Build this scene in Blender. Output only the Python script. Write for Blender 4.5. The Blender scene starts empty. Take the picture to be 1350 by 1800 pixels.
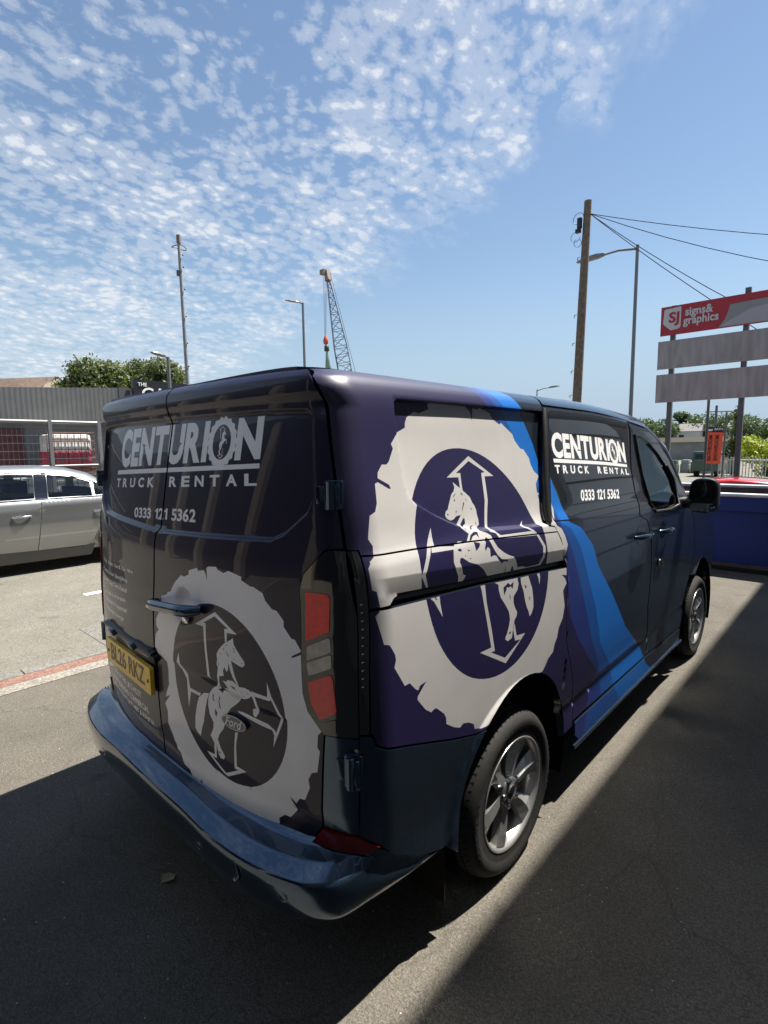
import bpy, bmesh, math, random
import numpy as np
from mathutils import Vector, Matrix
from mathutils.geometry import delaunay_2d_cdt
R = math.radians
SC = bpy.context.scene
COL = SC.collection
# ------------------------------------------------------------------ camera
cam_d = bpy.data.cameras.new("camera"); cam = bpy.data.objects.new("camera", cam_d); COL.objects.link(cam); SC.camera = cam
YAW, PIT, ROL, FPX = -0.7454, -0.1188, -0.0129, 932.4354
_fw = Vector((math.sin(YAW)*math.cos(PIT), math.cos(YAW)*math.cos(PIT), math.sin(PIT)))
_rt = Vector((math.cos(YAW), -math.sin(YAW), 0)); _up = _rt.cross(_fw)
_r2 = math.cos(ROL)*_rt + math.sin(ROL)*_up; _u2 = -math.sin(ROL)*_rt + math.cos(ROL)*_up
cam.matrix_world = Matrix(((_r2.x,_u2.x,-_fw.x,1.9989),(_r2.y,_u2.y,-_fw.y,-1.8770),(_r2.z,_u2.z,-_fw.z,1.7780),(0,0,0,1)))
cam_d.sensor_fit = 'HORIZONTAL'; cam_d.sensor_width = 36; cam_d.lens = FPX/1350*36
cam_d.clip_start = .05; cam_d.clip_end = 3000
SC.render.resolution_x, SC.render.resolution_y = 768, 1024
# ------------------------------------------------------------------ light
KX, MY = .19, .42                      # sun direction = (KX, MY, 1)
SUN = Vector((KX, MY, 1)).normalized()
SUN_EL, SUN_AZ = math.asin(SUN.z), math.atan2(SUN.x, SUN.y)
sd = bpy.data.lights.new("sun", 'SUN'); sun = bpy.data.objects.new("sun", sd); COL.objects.link(sun)
sd.energy = 5.0; sd.angle = R(.53); sd.color = (1, .94, .85)
sun.rotation_euler = (-SUN).to_track_quat('-Z', 'Y').to_euler(); sun.location = (0, 0, 30)
W = bpy.data.worlds.new("World"); SC.world = W; W.use_nodes = True
nt = W.node_tree; nt.nodes.clear(); N = nt.nodes.new; L = nt.links.new
def wmath(op, a, b=None, c=None, clamp=False):
    n = N('ShaderNodeMath'); n.operation = op; n.use_clamp = clamp
    for i, v in enumerate((a, b, c)):
        if v is None: continue
        if isinstance(v, (int, float)): n.inputs[i].default_value = v
        else: L(v, n.inputs[i])
    return n.outputs[0]
sky = N('ShaderNodeTexSky'); sky.sky_type = 'NISHITA'; sky.sun_disc = False
sky.sun_elevation = SUN_EL; sky.sun_rotation = SUN_AZ; sky.air_density = 1.25; sky.dust_density = .15; sky.ozone_density = 1.3
bg = N('ShaderNodeBackground'); bg.inputs[1].default_value = .05; L(sky.outputs[0], bg.inputs[0])
tc = N('ShaderNodeTexCoord'); sep = N('ShaderNodeSeparateXYZ'); L(tc.outputs['Generated'], sep.inputs[0])
zz = wmath('ADD', wmath('MAXIMUM', sep.outputs[2], 0.0), .22)
pu, pv = wmath('DIVIDE', sep.outputs[0], zz), wmath('DIVIDE', sep.outputs[1], zz)
cmb = N('ShaderNodeCombineXYZ'); L(pu, cmb.inputs[0]); L(pv, cmb.inputs[1])
def wnoise(scale, det, rough, dist=0., rot=0., stretch=(1, 1, 1)):
    m = N('ShaderNodeMapping'); m.inputs['Rotation'].default_value = (0, 0, rot); m.inputs['Scale'].default_value = stretch; L(cmb.outputs[0], m.inputs[0])
    n = N('ShaderNodeTexNoise'); n.inputs['Scale'].default_value = scale; n.inputs['Detail'].default_value = det; n.inputs['Roughness'].default_value = rough; n.inputs['Distortion'].default_value = dist
    L(m.outputs[0], n.inputs['Vector']); return n.outputs['Fac']
def wramp(v, a, b):
    n = N('ShaderNodeMapRange'); n.interpolation_type = 'SMOOTHSTEP'; n.inputs[1].default_value = a; n.inputs[2].default_value = b; L(v, n.inputs[0]); return n.outputs[0]
warp = N('ShaderNodeTexNoise'); warp.inputs['Scale'].default_value = 2.4; warp.inputs['Detail'].default_value = 3; L(cmb.outputs[0], warp.inputs['Vector'])
wv = N('ShaderNodeVectorMath'); wv.operation = 'MULTIPLY_ADD'; L(warp.outputs['Color'], wv.inputs[0]); wv.inputs[1].default_value = (.16, .16, 0); L(cmb.outputs[0], wv.inputs[2])
# a front edge runs across the sky; beyond it the air is clear
mid = wnoise(6.0, 4, .55, .4, R(25), (1, .55, 1)); big = wnoise(1.7, 2, .5, .4, R(30), (1, .7, 1)); cell = wnoise(40, 5, .64, .2, R(20), (1, .75, 1))
def puffs(scale, rot, st):                                # small rounded cloudlets
    m = N('ShaderNodeMapping'); m.inputs['Rotation'].default_value = (0, 0, rot); m.inputs['Scale'].default_value = st; L(wv.outputs[0], m.inputs[0])
    v = N('ShaderNodeTexVoronoi'); v.inputs['Scale'].default_value = scale; L(m.outputs[0], v.inputs['Vector']); return v.outputs['Distance']
pf = wmath('SUBTRACT', .55, puffs(31, R(15), (1, .85, 1))); pf2 = wmath('SUBTRACT', .55, puffs(14, R(28), (1, .65, 1)))
edge1 = wmath('SUBTRACT', .85, wmath('ADD', pv, wmath('MULTIPLY', pu, .70)))
edge2 = wmath('SUBTRACT', 1.12, wmath('ADD', pv, wmath('MULTIPLY', pu, .175)))
wob = wmath('MULTIPLY', wmath('SUBTRACT', mid, .5), .7)
cover = wmath('MULTIPLY', wramp(wmath('ADD', edge1, wob), -.10, .16), wramp(wmath('ADD', edge2, wob), -.08, .22))
far = wramp(pu, -.8, -2.2)
dens = wmath('ADD', wmath('MULTIPLY', pf, .62), wmath('MULTIPLY', pf2, .40))
dens = wmath('ADD', dens, wmath('MULTIPLY', wmath('SUBTRACT', cell, .5), 1.15))
dens = wmath('ADD', dens, wmath('MULTIPLY', wmath('SUBTRACT', mid, .5), .75))
dens = wmath('ADD', dens, wmath('MULTIPLY', wmath('SUBTRACT', big, .5), 1.15))
dens = wmath('ADD', dens, wmath('MULTIPLY', far, .12))
cl = wmath('MULTIPLY', wramp(dens, .07, .56), cover)
veil = wmath('MULTIPLY', wmath('MULTIPLY', wramp(dens, -.15, .2), cover), .34)
cl = wmath('MAXIMUM', wmath('MULTIPLY', cl, .86), veil)
hz = wramp(sep.outputs[2], .32, .015)                       # pale air low down
hzm = wmath('MULTIPLY', hz, .92)
cl = wmath('MULTIPLY', cl, wramp(sep.outputs[2], .01, .11))
bgc = N('ShaderNodeBackground'); bgc.inputs[0].default_value = (.86, .90, .96, 1); bgc.inputs[1].default_value = .37
bgh = N('ShaderNodeBackground'); bgh.inputs[0].default_value = (.56, .74, .98, 1); bgh.inputs[1].default_value = .285
m1 = N('ShaderNodeMixShader'); L(hzm, m1.inputs[0]); L(bg.outputs[0], m1.inputs[1]); L(bgh.outputs[0], m1.inputs[2])
m2 = N('ShaderNodeMixShader'); L(cl, m2.inputs[0]); L(m1.outputs[0], m2.inputs[1]); L(bgc.outputs[0], m2.inputs[2])
wo = N('ShaderNodeOutputWorld'); L(m2.outputs[0], wo.inputs[0])
vs = SC.view_settings; vs.view_transform = 'Standard'; vs.look = 'None'; vs.gamma = 1; vs.use_curve_mapping = False; vs.exposure = 1.40
SC.cycles.max_bounces = 6; SC.cycles.diffuse_bounces = 3; SC.cycles.glossy_bounces = 4; SC.cycles.transmission_bounces = 4; SC.cycles.transparent_max_bounces = 8
SC.cycles.sample_clamp_indirect = 6; SC.cycles.blur_glossy = .3
# ------------------------------------------------------------------ materials
MATS = {}
def mat(name, col, rough=.5, metal=0., coat=0., coat_r=.05, vary=0., vscale=20., bump=0., bscale=80., spec=.5, stretch=None):
    if name in MATS: return MATS[name]
    m = bpy.data.materials.new(name); m.use_nodes = True; t = m.node_tree; b = t.nodes['Principled BSDF']
    b.inputs['Base Color'].default_value = (*col, 1); b.inputs['Roughness'].default_value = rough; b.inputs['Metallic'].default_value = metal
    b.inputs['Coat Weight'].default_value = coat; b.inputs['Coat Roughness'].default_value = coat_r; b.inputs['Specular IOR Level'].default_value = spec
    if vary or bump:
        c = t.nodes.new('ShaderNodeTexCoord'); mp = t.nodes.new('ShaderNodeMapping'); mp.inputs['Scale'].default_value = stretch or (1, 1, 1); t.links.new(c.outputs['Object'], mp.inputs[0])
    if vary:
        n = t.nodes.new('ShaderNodeTexNoise'); n.inputs['Scale'].default_value = vscale; n.inputs['Detail'].default_value = 5; t.links.new(mp.outputs[0], n.inputs['Vector'])
        r = t.nodes.new('ShaderNodeMapRange'); r.inputs[1].default_value = .3; r.inputs[2].default_value = .7; r.inputs[3].default_value = 1-vary; r.inputs[4].default_value = 1+vary; t.links.new(n.outputs['Fac'], r.inputs[0])
        x = t.nodes.new('ShaderNodeMix'); x.data_type = 'RGBA'; x.blend_type = 'MULTIPLY'; x.inputs[0].default_value = 1; x.inputs[6].default_value = (*col, 1); t.links.new(r.outputs[0], x.inputs[7]); t.links.new(x.outputs[2], b.inputs['Base Color'])
    if bump:
        n = t.nodes.new('ShaderNodeTexNoise'); n.inputs['Scale'].default_value = bscale; n.inputs['Detail'].default_value = 4; t.links.new(c.outputs['Object'], n.inputs['Vector'])
        u = t.nodes.new('ShaderNodeBump'); u.inputs['Strength'].default_value = bump; u.inputs['Distance'].default_value = .01; t.links.new(n.outputs['Fac'], u.inputs['Height']); t.links.new(u.outputs[0], b.inputs['Normal'])
    MATS[name] = m; return m
def srgb(r, g, b):
    f = lambda v: (v/255/12.92) if v/255 <= .04045 else ((v/255+.055)/1.055)**2.4
    return (f(r), f(g), f(b))
PAINT = mat('dark blue metallic paint', (.017, .028, .048), .32, .55, 1., .03)
BUMP_PAINT = mat('blue metallic bumper paint', (.040, .075, .125), .20, .88, 1., .03)
WRAP = mat('purple navy vinyl wrap', (.0105, .0075, .044), .42, 0, .45, .15, bump=.02, bscale=9)
REARW = mat('navy vinyl wrap gloss', (.010, .009, .032), .4, 0, .45, .015, bump=.01, bscale=5, spec=.25)
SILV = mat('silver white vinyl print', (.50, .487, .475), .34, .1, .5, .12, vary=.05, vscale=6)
SILVR = mat('rear silver print lightened for shade', (.84, .83, .83), .38, 0, .25, .03, vary=.05, vscale=5)  # rear copy of the silver print, lightened to offset the shade there
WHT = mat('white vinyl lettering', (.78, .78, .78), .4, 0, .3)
WHTR = mat('rear white lettering lightened for shade', (.86, .86, .88), .4, 0, .15)  # rear copy of the white lettering, colour raised for the shaded doors
BL1 = mat('bright blue vinyl stripe', (.004, .115, .43), .4, 0, .4, .15)
BL2 = mat('mid blue vinyl stripe', (.006, .060, .25), .4, 0, .4, .15)
BL3 = mat('deep blue vinyl stripe', (.012, .026, .14), .4, 0, .4, .15)
GLASSK = mat('black privacy glass', (.006, .007, .009), .03, 0, 1., .01, spec=.7)
BLACKP = mat('black plastic', (.012, .012, .013), .45, bump=.05, bscale=300)
BLACKG = mat('gloss black trim', (.006, .006, .008), .12, 0, 1., .02)
VOID = mat('dark cavity', (.003, .003, .003), .9, spec=.1)
RUB = mat('tyre rubber', (.013, .0125, .012), .75, vary=.25, vscale=30, bump=.1, bscale=200, spec=.35)
RUBT = mat('raised tyre lettering', (.026, .025, .024), .6)
ALLOY = mat('machined alloy', (.72, .71, .69), .26, .85, .6, .1)
ALLOYD = mat('dark grey alloy', (.13, .13, .135), .40, .7, .5, .1)
CHROME = mat('chrome', (.75, .75, .76), .08, 1.)
LRED = mat('red lamp lens', (.85, .004, .012), .15, 0, .5, .03, vary=.15, vscale=60)
LREDP = mat('pale red lamp lens', (.80, .05, .05), .2, 0, .5, .03, vary=.12, vscale=70)
LCLR = mat('clear lamp lens', (.30, .30, .29), .12, .2, 1., .03, vary=.3, vscale=30)
LDRK = mat('smoked lamp lens', (.020, .022, .024), .08, 0, 1., .02)
REFL = mat('dark red reflector', (.12, .006, .006), .18, 0, 1., .03)
YEL = mat('yellow number plate', (.90, .55, .03), .4, 0, .2, .05, vary=.06, vscale=40)
PLT = mat('black plate characters', (.02, .02, .02), .4)
# ------------------------------------------------------------------ object helpers
def tag(o, label=None, cat=None, group=None, kind=None):
    if label: o['label'] = label
    if cat: o['category'] = cat
    if group: o['group'] = group
    if kind: o['kind'] = kind
    return o
def thing(name, label, cat, loc=(0, 0, 0), rz=0., group=None):
    o = bpy.data.objects.new(name, None); COL.objects.link(o); o.location = loc; o.rotation_euler = (0, 0, rz); o.empty_display_size = .2
    return tag(o, label, cat, group)
class MB:
    def __init__(s): s.v = []; s.f = []; s.m = []; s.sm = []
    def add(s, vs, fs, mi=0, smooth=False):
        o = len(s.v); s.v += [tuple(map(float, p)) for p in vs]
        for f in fs: s.f.append([i+o for i in f]); s.m.append(mi); s.sm.append(smooth)
        return s
    def box(s, c, d, mi=0, M=None, taper=1.):
        hx, hy, hz = d[0]/2, d[1]/2, d[2]/2; P = []
        for z in (-1, 1):
            k = taper if z > 0 else 1
            for x, y in ((-1, -1), (1, -1), (1, 1), (-1, 1)):
                p = Vector((x*hx*k, y*hy*k, z*hz))
                if M is not None: p = M @ p
                P.append((p.x+c[0], p.y+c[1], p.z+c[2]))
        return s.add(P, [(3, 2, 1, 0), (4, 5, 6, 7), (0, 1, 5, 4), (1, 2, 6, 5), (2, 3, 7, 6), (3, 0, 4, 7)], mi)
    def tube(s, pts, r, n=8, mi=0, cap=True, smooth=True):
        pts = [Vector(p) for p in pts]; rs = r if isinstance(r, (list, tuple)) else [r]*len(pts); V = []; F = []; ref = None
        for i, p in enumerate(pts):
            d = (pts[min(i+1, len(pts)-1)]-pts[max(i-1, 0)]).normalized()
            if ref is None: ref = d.orthogonal().normalized()
            a = (ref-d*ref.dot(d)).normalized(); b = d.cross(a); ref = a
            for k in range(n):
                t = 2*math.pi*k/n; V.append(p+(a*math.cos(t)+b*math.sin(t))*rs[i])
        for i in range(len(pts)-1):
            for k in range(n): F.append((i*n+k, i*n+(k+1) % n, (i+1)*n+(k+1) % n, (i+1)*n+k))
        s.add(V, F, mi, smooth)
        if cap: s.add(V[:n], [tuple(reversed(range(n)))], mi); s.add(V[-n:], [tuple(range(n))], mi)
        return s
    def lathe(s, prof, n=48, axis='X', c=(0, 0, 0), mi=0, smooth=True, mis=None):
        V = []; F = []; M_ = []
        for k in range(n):
            t = 2*math.pi*k/n
            for (h, r) in prof:
                q = {'X': (h, r*math.cos(t), r*math.sin(t)), 'Z': (r*math.cos(t), r*math.sin(t), h), 'Y': (r*math.sin(t), h, r*math.cos(t))}[axis]
                V.append((q[0]+c[0], q[1]+c[1], q[2]+c[2]))
        m = len(prof); o = len(s.v); s.v += V
        for k in range(n):
            for i in range(m-1):
                k2 = (k+1) % n
                s.f.append([o+k*m+i, o+k2*m+i, o+k2*m+i+1, o+k*m+i+1]); s.m.append(mis[i] if mis else mi); s.sm.append(smooth)
        return s
    def prism(s, poly, z0, z1, mi=0, M=None):
        n = len(poly); P = [(x, y, z0) for x, y in poly]+[(x, y, z1) for x, y in poly]
        if M is not None: P = [tuple(M @ Vector(p)) for p in P]
        return s.add(P, [tuple(reversed(range(n))), tuple(range(n, 2*n))]+[(i, (i+1) % n, n+(i+1) % n, n+i) for i in range(n)], mi)
    def build(s, name, mats, parent=None, bevel=0., seg=2, fix=True):
        me = bpy.data.meshes.new(name); me.from_pydata(s.v, [], s.f)
        for m in (mats if isinstance(mats, (list, tuple)) else [mats]): me.materials.append(m)
        me.polygons.foreach_set('material_index', s.m); me.polygons.foreach_set('use_smooth', s.sm); me.update()
        if bevel or fix:
            b = bmesh.new(); b.from_mesh(me)
            if fix: bmesh.ops.recalc_face_normals(b, faces=b.faces)
            if bevel:
                bmesh.ops.remove_doubles(b, verts=b.verts, dist=1e-5)
                E = [e for e in b.edges if len(e.link_faces) == 2 and e.calc_face_angle(0) > .5]
                bmesh.ops.bevel(b, geom=E, offset=bevel, segments=seg, profile=.6, affect='EDGES', clamp_overlap=True)
                for f in b.faces: f.smooth = True
            b.to_mesh(me); b.free()
            if bevel:
                try: me.set_sharp_from_angle(angle=R(50))
                except Exception: pass
        return link(name, me, parent)
def link(name, me, parent=None):
    o = bpy.data.objects.new(name, me); COL.objects.link(o)
    if parent is not None: o.parent = parent
    return o
def inworld(o, parent):                                   # the part is modelled in world coordinates
    o.parent = parent; o.matrix_parent_inverse = Matrix.Translation(-Vector(parent.location)) if parent.rotation_euler[2] == 0 else parent.matrix_basis.inverted()
    return o
# ------------------------------------------------------------------ the van's body surface, in metres
# side(u, v): u runs along the van (0 = rear axle, forward positive) and round the rear corner, v is height, then on over the roof
D={
'RECESS':[[0.52,1.9407],[-0.2262,1.9415],[-0.615,1.9381],[-0.6391,1.9266],[-0.6527,1.8994],[-0.6528,1.8283],[-0.6488,1.7337],[-0.6461,1.6628],[-0.6309,1.6235],[-0.5955,1.5971],[-0.494,1.5521],[-0.3865,1.5118],[-0.3,1.4851],[-0.2197,1.4728],[-0.1328,1.4639],[0.1566,1.4434],[0.36,1.432]],
'SLOT':[[-0.95,1.3599],[0.45,1.257],[0.46,0.5],[5.0,0.5]],
'RWIN':[[-0.05,1.905],[0.06,1.907],[0.6,1.906],[0.765,1.9],[0.785,1.885],[0.81,1.641],[0.789,1.589],[0.708,1.519],[0.656,1.497],[0.05,1.472],[-0.05,1.472]],
'side_ring':[[-0.406,1.9112],[-0.4062,1.932],[-0.3939,1.932],[-0.3419,1.932],[-0.3186,1.932],[-0.266,1.932],[-0.2423,1.932],[-0.2007,1.932],[-0.1703,1.932],[-0.1434,1.9137],[-0.1399,1.8785],[-0.1195,1.927],[-0.078,1.924],[-0.0759,1.932],[0.0,1.9133],[0.0107,1.8911],[0.0604,1.87],[0.0751,1.8769],[0.1545,1.8319],[0.1676,1.8051],[0.2058,1.771],[0.233,1.7673],[0.2712,1.7286],[0.2763,1.7005],[0.2958,1.6718],[0.3328,1.649],[0.295,1.6165],[0.2918,1.5784],[0.3124,1.5724],[0.3119,1.5618],[0.2939,1.5713],[0.3035,1.5322],[0.3562,1.5264],[0.3681,1.4985],[0.3449,1.4518],[0.3599,1.4292],[0.4032,1.4099],[0.4297,1.3777],[0.4552,1.3301],[0.4387,1.2882],[0.4121,1.2629],[0.4392,1.272],[0.437,1.2289],[0.4372,1.1916],[0.3862,1.2025],[0.4202,1.1799],[0.4378,1.154],[0.4124,1.1367],[0.4007,1.1242],[0.4199,1.0525],[0.4007,0.9967],[0.3611,0.9616],[0.348,0.9201],[0.3256,0.8964],[0.3127,0.8627],[0.2664,0.847],[0.2423,0.8235],[0.2166,0.8038],[0.1753,0.8059],[0.1382,0.8168],[0.1004,0.8245],[0.062,0.8289],[0.0234,0.83],[-0.0152,0.8277],[-0.0534,0.8222],[-0.0911,0.8134],[-0.1278,0.8014],[-0.1634,0.7863],[-0.1975,0.7683],[-0.23,0.7473],[-0.2788,0.7453],[-0.3186,0.7598],[-0.3236,0.7806],[-0.3592,0.801],[-0.3973,0.8127],[-0.4183,0.8046],[-0.4561,0.8202],[-0.5093,0.8517],[-0.5121,0.8758],[-0.5259,0.8949],[-0.5716,0.9294],[-0.5863,0.9328],[-0.6053,0.9273],[-0.6383,0.9481],[-0.6833,0.9956],[-0.6833,1.0061],[-0.6569,1.0263],[-0.6341,1.0419],[-0.6701,1.0384],[-0.6789,1.0266],[-0.6918,1.0324],[-0.7248,1.0637],[-0.7487,1.0629],[-0.7961,1.134],[-0.7888,1.156],[-0.7925,1.1717],[-0.8034,1.1893],[-0.8166,1.208],[-0.8365,1.2138],[-0.8623,1.2998],[-0.8495,1.3099],[-0.8458,1.3259],[-0.8513,1.3711],[-0.8651,1.3772],[-0.866,1.4391],[-0.8558,1.4517],[-0.8566,1.4563],[-0.8397,1.468],[-0.8326,1.4988],[-0.8439,1.5204],[-0.8281,1.5855],[-0.8056,1.5951],[-0.7935,1.6196],[-0.791,1.6521],[-0.7894,1.6754],[-0.7766,1.6794],[-0.7299,1.6568],[-0.7197,1.6572],[-0.7269,1.6696],[-0.7741,1.6911],[-0.7707,1.7075],[-0.7478,1.7305],[-0.725,1.7299],[-0.7113,1.7392],[-0.683,1.778],[-0.6901,1.7928],[-0.6527,1.8252],[-0.6446,1.8218],[-0.5706,1.8449],[-0.5671,1.8606],[-0.553,1.8793],[-0.5032,1.8993],[-0.4743,1.8949]],
'side_inner':[[-0.5686,1.6403],[-0.5453,1.6667],[-0.5194,1.6906],[-0.491,1.7118],[-0.4604,1.7303],[-0.4277,1.7458],[-0.3933,1.7583],[-0.3574,1.7676],[-0.3202,1.7736],[-0.2821,1.7764],[-0.2433,1.776],[-0.2042,1.7722],[-0.165,1.7651],[-0.126,1.7549],[-0.0875,1.7415],[-0.0499,1.7251],[-0.0134,1.7058],[0.0217,1.6837],[0.0552,1.6591],[0.0868,1.632],[0.1162,1.6028],[0.1433,1.5716],[0.1678,1.5386],[0.1895,1.5042],[0.2083,1.4686],[0.224,1.432],[0.2365,1.3947],[0.2458,1.357],[0.2517,1.3193],[0.2541,1.2817],[0.2532,1.2446],[0.2488,1.2082],[0.2411,1.1729],[0.2301,1.1389],[0.2158,1.1064],[0.1983,1.0758],[0.1779,1.0472],[0.1547,1.0208],[0.1287,0.9969],[0.1004,0.9757],[0.0697,0.9572],[0.0371,0.9417],[0.0026,0.9292],[-0.0333,0.9199],[-0.0705,0.9138],[-0.1086,0.911],[-0.1474,0.9115],[-0.1865,0.9153],[-0.2257,0.9223],[-0.2647,0.9326],[-0.3031,0.946],[-0.3408,0.9624],[-0.3773,0.9817],[-0.4124,1.0037],[-0.4459,1.0284],[-0.4775,1.0554],[-0.5069,1.0847],[-0.534,1.1159],[-0.5585,1.1488],[-0.5802,1.1833],[-0.599,1.2189],[-0.6147,1.2555],[-0.6272,1.2928],[-0.6364,1.3305],[-0.6423,1.3682],[-0.6448,1.4058],[-0.6439,1.4429],[-0.6395,1.4792],[-0.6318,1.5146],[-0.6207,1.5486],[-0.6064,1.581],[-0.589,1.6117]],
'rear_inner':[[0.5856,0.6845],[0.5635,0.6741],[0.5405,0.6659],[0.5167,0.66],[0.4923,0.6563],[0.4675,0.655],[0.4424,0.656],[0.4173,0.6594],[0.3924,0.665],[0.3678,0.673],[0.3438,0.6831],[0.3204,0.6953],[0.298,0.7096],[0.2766,0.7258],[0.2565,0.7438],[0.2377,0.7634],[0.2204,0.7846],[0.2048,0.8071],[0.191,0.8308],[0.1791,0.8555],[0.1691,0.881],[0.1612,0.9071],[0.1554,0.9337],[0.1517,0.9604],[0.1502,0.9872],[0.1509,1.0138],[0.1538,1.04],[0.1589,1.0656],[0.166,1.0904],[0.1753,1.1142],[0.1865,1.1369],[0.1997,1.1583],[0.2146,1.1781],[0.2313,1.1963],[0.2495,1.2128],[0.2692,1.2273],[0.2901,1.2398],[0.3122,1.2502],[0.3352,1.2584],[0.359,1.2643],[0.3835,1.268],[0.4083,1.2693],[0.4333,1.2683],[0.4584,1.2649],[0.4834,1.2593],[0.5079,1.2514],[0.532,1.2412],[0.5553,1.229],[0.5778,1.2147],[0.5991,1.1985],[0.6193,1.1805],[0.6381,1.1609],[0.6553,1.1397],[0.6709,1.1172],[0.6847,1.0935],[0.6967,1.0688],[0.7066,1.0433],[0.7145,1.0172],[0.7204,0.9906],[0.724,0.9639],[0.7255,0.9371],[0.7248,0.9105],[0.7219,0.8843],[0.7169,0.8587],[0.7097,0.8339],[0.7005,0.8101],[0.6892,0.7874],[0.6761,0.766],[0.6611,0.7462],[0.6445,0.728],[0.6262,0.7116],[0.6066,0.697]],
'side_horse':[[-0.3237,1.6572],[-0.3037,1.6439],[-0.2849,1.6327],[-0.2715,1.6238],[-0.2525,1.6115],[-0.2325,1.5968],[-0.2229,1.5768],[-0.2109,1.5639],[-0.2039,1.5472],[-0.2041,1.5304],[-0.2006,1.5113],[-0.2033,1.493],[-0.2429,1.4784],[-0.2088,1.4673],[-0.1827,1.4543],[-0.177,1.4371],[-0.1515,1.4055],[-0.1119,1.3806],[-0.0687,1.3622],[-0.0422,1.3541],[-0.0225,1.3387],[-0.0059,1.3131],[0.0034,1.2948],[-0.0169,1.2583],[-0.0094,1.2406],[-0.0181,1.2179],[-0.0504,1.1963],[-0.0506,1.172],[-0.0388,1.1489],[-0.0227,1.1287],[-0.0268,1.1132],[-0.0429,1.1008],[-0.0508,1.0782],[-0.0585,1.0556],[-0.0622,1.034],[-0.0934,1.0285],[-0.1129,1.04],[-0.113,1.0502],[-0.1016,1.0592],[-0.0863,1.0874],[-0.0785,1.1138],[-0.0862,1.1439],[-0.109,1.1733],[-0.146,1.2131],[-0.1598,1.2433],[-0.1625,1.267],[-0.1872,1.2776],[-0.2205,1.3086],[-0.2514,1.3395],[-0.296,1.3662],[-0.3465,1.3816],[-0.3883,1.4037],[-0.4015,1.4039],[-0.4075,1.391],[-0.3968,1.372],[-0.3851,1.3448],[-0.3641,1.3375],[-0.3835,1.319],[-0.4132,1.3225],[-0.4139,1.3425],[-0.4315,1.3669],[-0.4457,1.3967],[-0.4386,1.4296],[-0.4351,1.44],[-0.4211,1.4549],[-0.3918,1.4596],[-0.3438,1.4513],[-0.3149,1.4759],[-0.3534,1.5006],[-0.3052,1.5385],[-0.3341,1.5378],[-0.3564,1.5276],[-0.3761,1.5261],[-0.3959,1.535],[-0.4036,1.5461],[-0.3955,1.5593],[-0.3811,1.565],[-0.3751,1.575],[-0.3598,1.5949],[-0.3442,1.615],[-0.3273,1.6246],[-0.318,1.6383]],
'side_horse_holes':[[[-0.3374,1.595],[-0.3305,1.597],[-0.3267,1.5924],[-0.3329,1.5886]],[[-0.3914,1.5485],[-0.3844,1.5506],[-0.3797,1.5467],[-0.3865,1.5431]],[[-0.3436,1.6001],[-0.3291,1.6122],[-0.3136,1.6172],[-0.3301,1.6069]],[[-0.2892,1.6184],[-0.2779,1.6133],[-0.2747,1.6047],[-0.2837,1.609]],[[-0.2642,1.5966],[-0.2535,1.5837],[-0.2627,1.5881]],[[-0.2784,1.5832],[-0.2741,1.5773],[-0.2893,1.5569],[-0.2976,1.5497]],[[-0.3321,1.559],[-0.3271,1.5539],[-0.3362,1.544]],[[-0.2384,1.5614],[-0.2307,1.5508],[-0.2385,1.5515]],[[-0.2229,1.51],[-0.2175,1.4935],[-0.2235,1.4971]],[[-0.2954,1.526],[-0.2867,1.5251],[-0.2889,1.5062],[-0.3276,1.4921],[-0.3305,1.4977]],[[-0.26,1.4928],[-0.2495,1.496],[-0.2433,1.4931],[-0.2753,1.4854],[-0.2965,1.4875]],[[-0.4093,1.435],[-0.3956,1.4365],[-0.3849,1.43],[-0.3929,1.4249],[-0.4081,1.429]],[[-0.3527,1.428],[-0.3309,1.4189],[-0.345,1.4199]],[[-0.3726,1.4092],[-0.3643,1.408],[-0.3685,1.4041]],[[-0.3436,1.3976],[-0.3301,1.3923],[-0.3383,1.3907]],[[-0.3267,1.4515],[-0.3083,1.4699],[-0.2825,1.4783],[-0.2603,1.4756],[-0.2614,1.4535],[-0.2723,1.4683],[-0.2979,1.4641],[-0.3105,1.4546]],[[-0.3027,1.4459],[-0.285,1.4425],[-0.2642,1.4361],[-0.2731,1.4248],[-0.2958,1.4131],[-0.2993,1.425]],[[-0.2193,1.4517],[-0.2126,1.449],[-0.1983,1.4333],[-0.1794,1.4032],[-0.1555,1.3758],[-0.1298,1.3583],[-0.0849,1.3499],[-0.0823,1.3393],[-0.1125,1.3476],[-0.1268,1.3405],[-0.152,1.3573],[-0.1677,1.3766],[-0.1849,1.3808],[-0.2066,1.3774],[-0.2065,1.4079],[-0.2196,1.4172],[-0.2364,1.4042],[-0.2384,1.4162],[-0.2269,1.4347],[-0.2341,1.4428]],[[-0.0962,1.324],[-0.0992,1.3018],[-0.1005,1.2957],[-0.0895,1.3074]],[[-0.0445,1.3198],[-0.0269,1.296],[-0.0548,1.2953]],[[-0.122,1.2157],[-0.1264,1.2473],[-0.0902,1.2597],[-0.0737,1.2473],[-0.0474,1.2561],[-0.057,1.2283],[-0.0723,1.2426],[-0.0879,1.2386],[-0.0984,1.2455],[-0.1096,1.2289]],[[-0.0823,1.2152],[-0.0732,1.2012],[-0.078,1.1882]],[[-0.0877,1.0615],[-0.0689,1.0617],[-0.072,1.0543],[-0.0845,1.0545]],[[-0.41,1.3698],[-0.4022,1.3585],[-0.4111,1.3614]],[[-0.3964,1.346],[-0.3875,1.3438],[-0.3929,1.3418]]],
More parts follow.
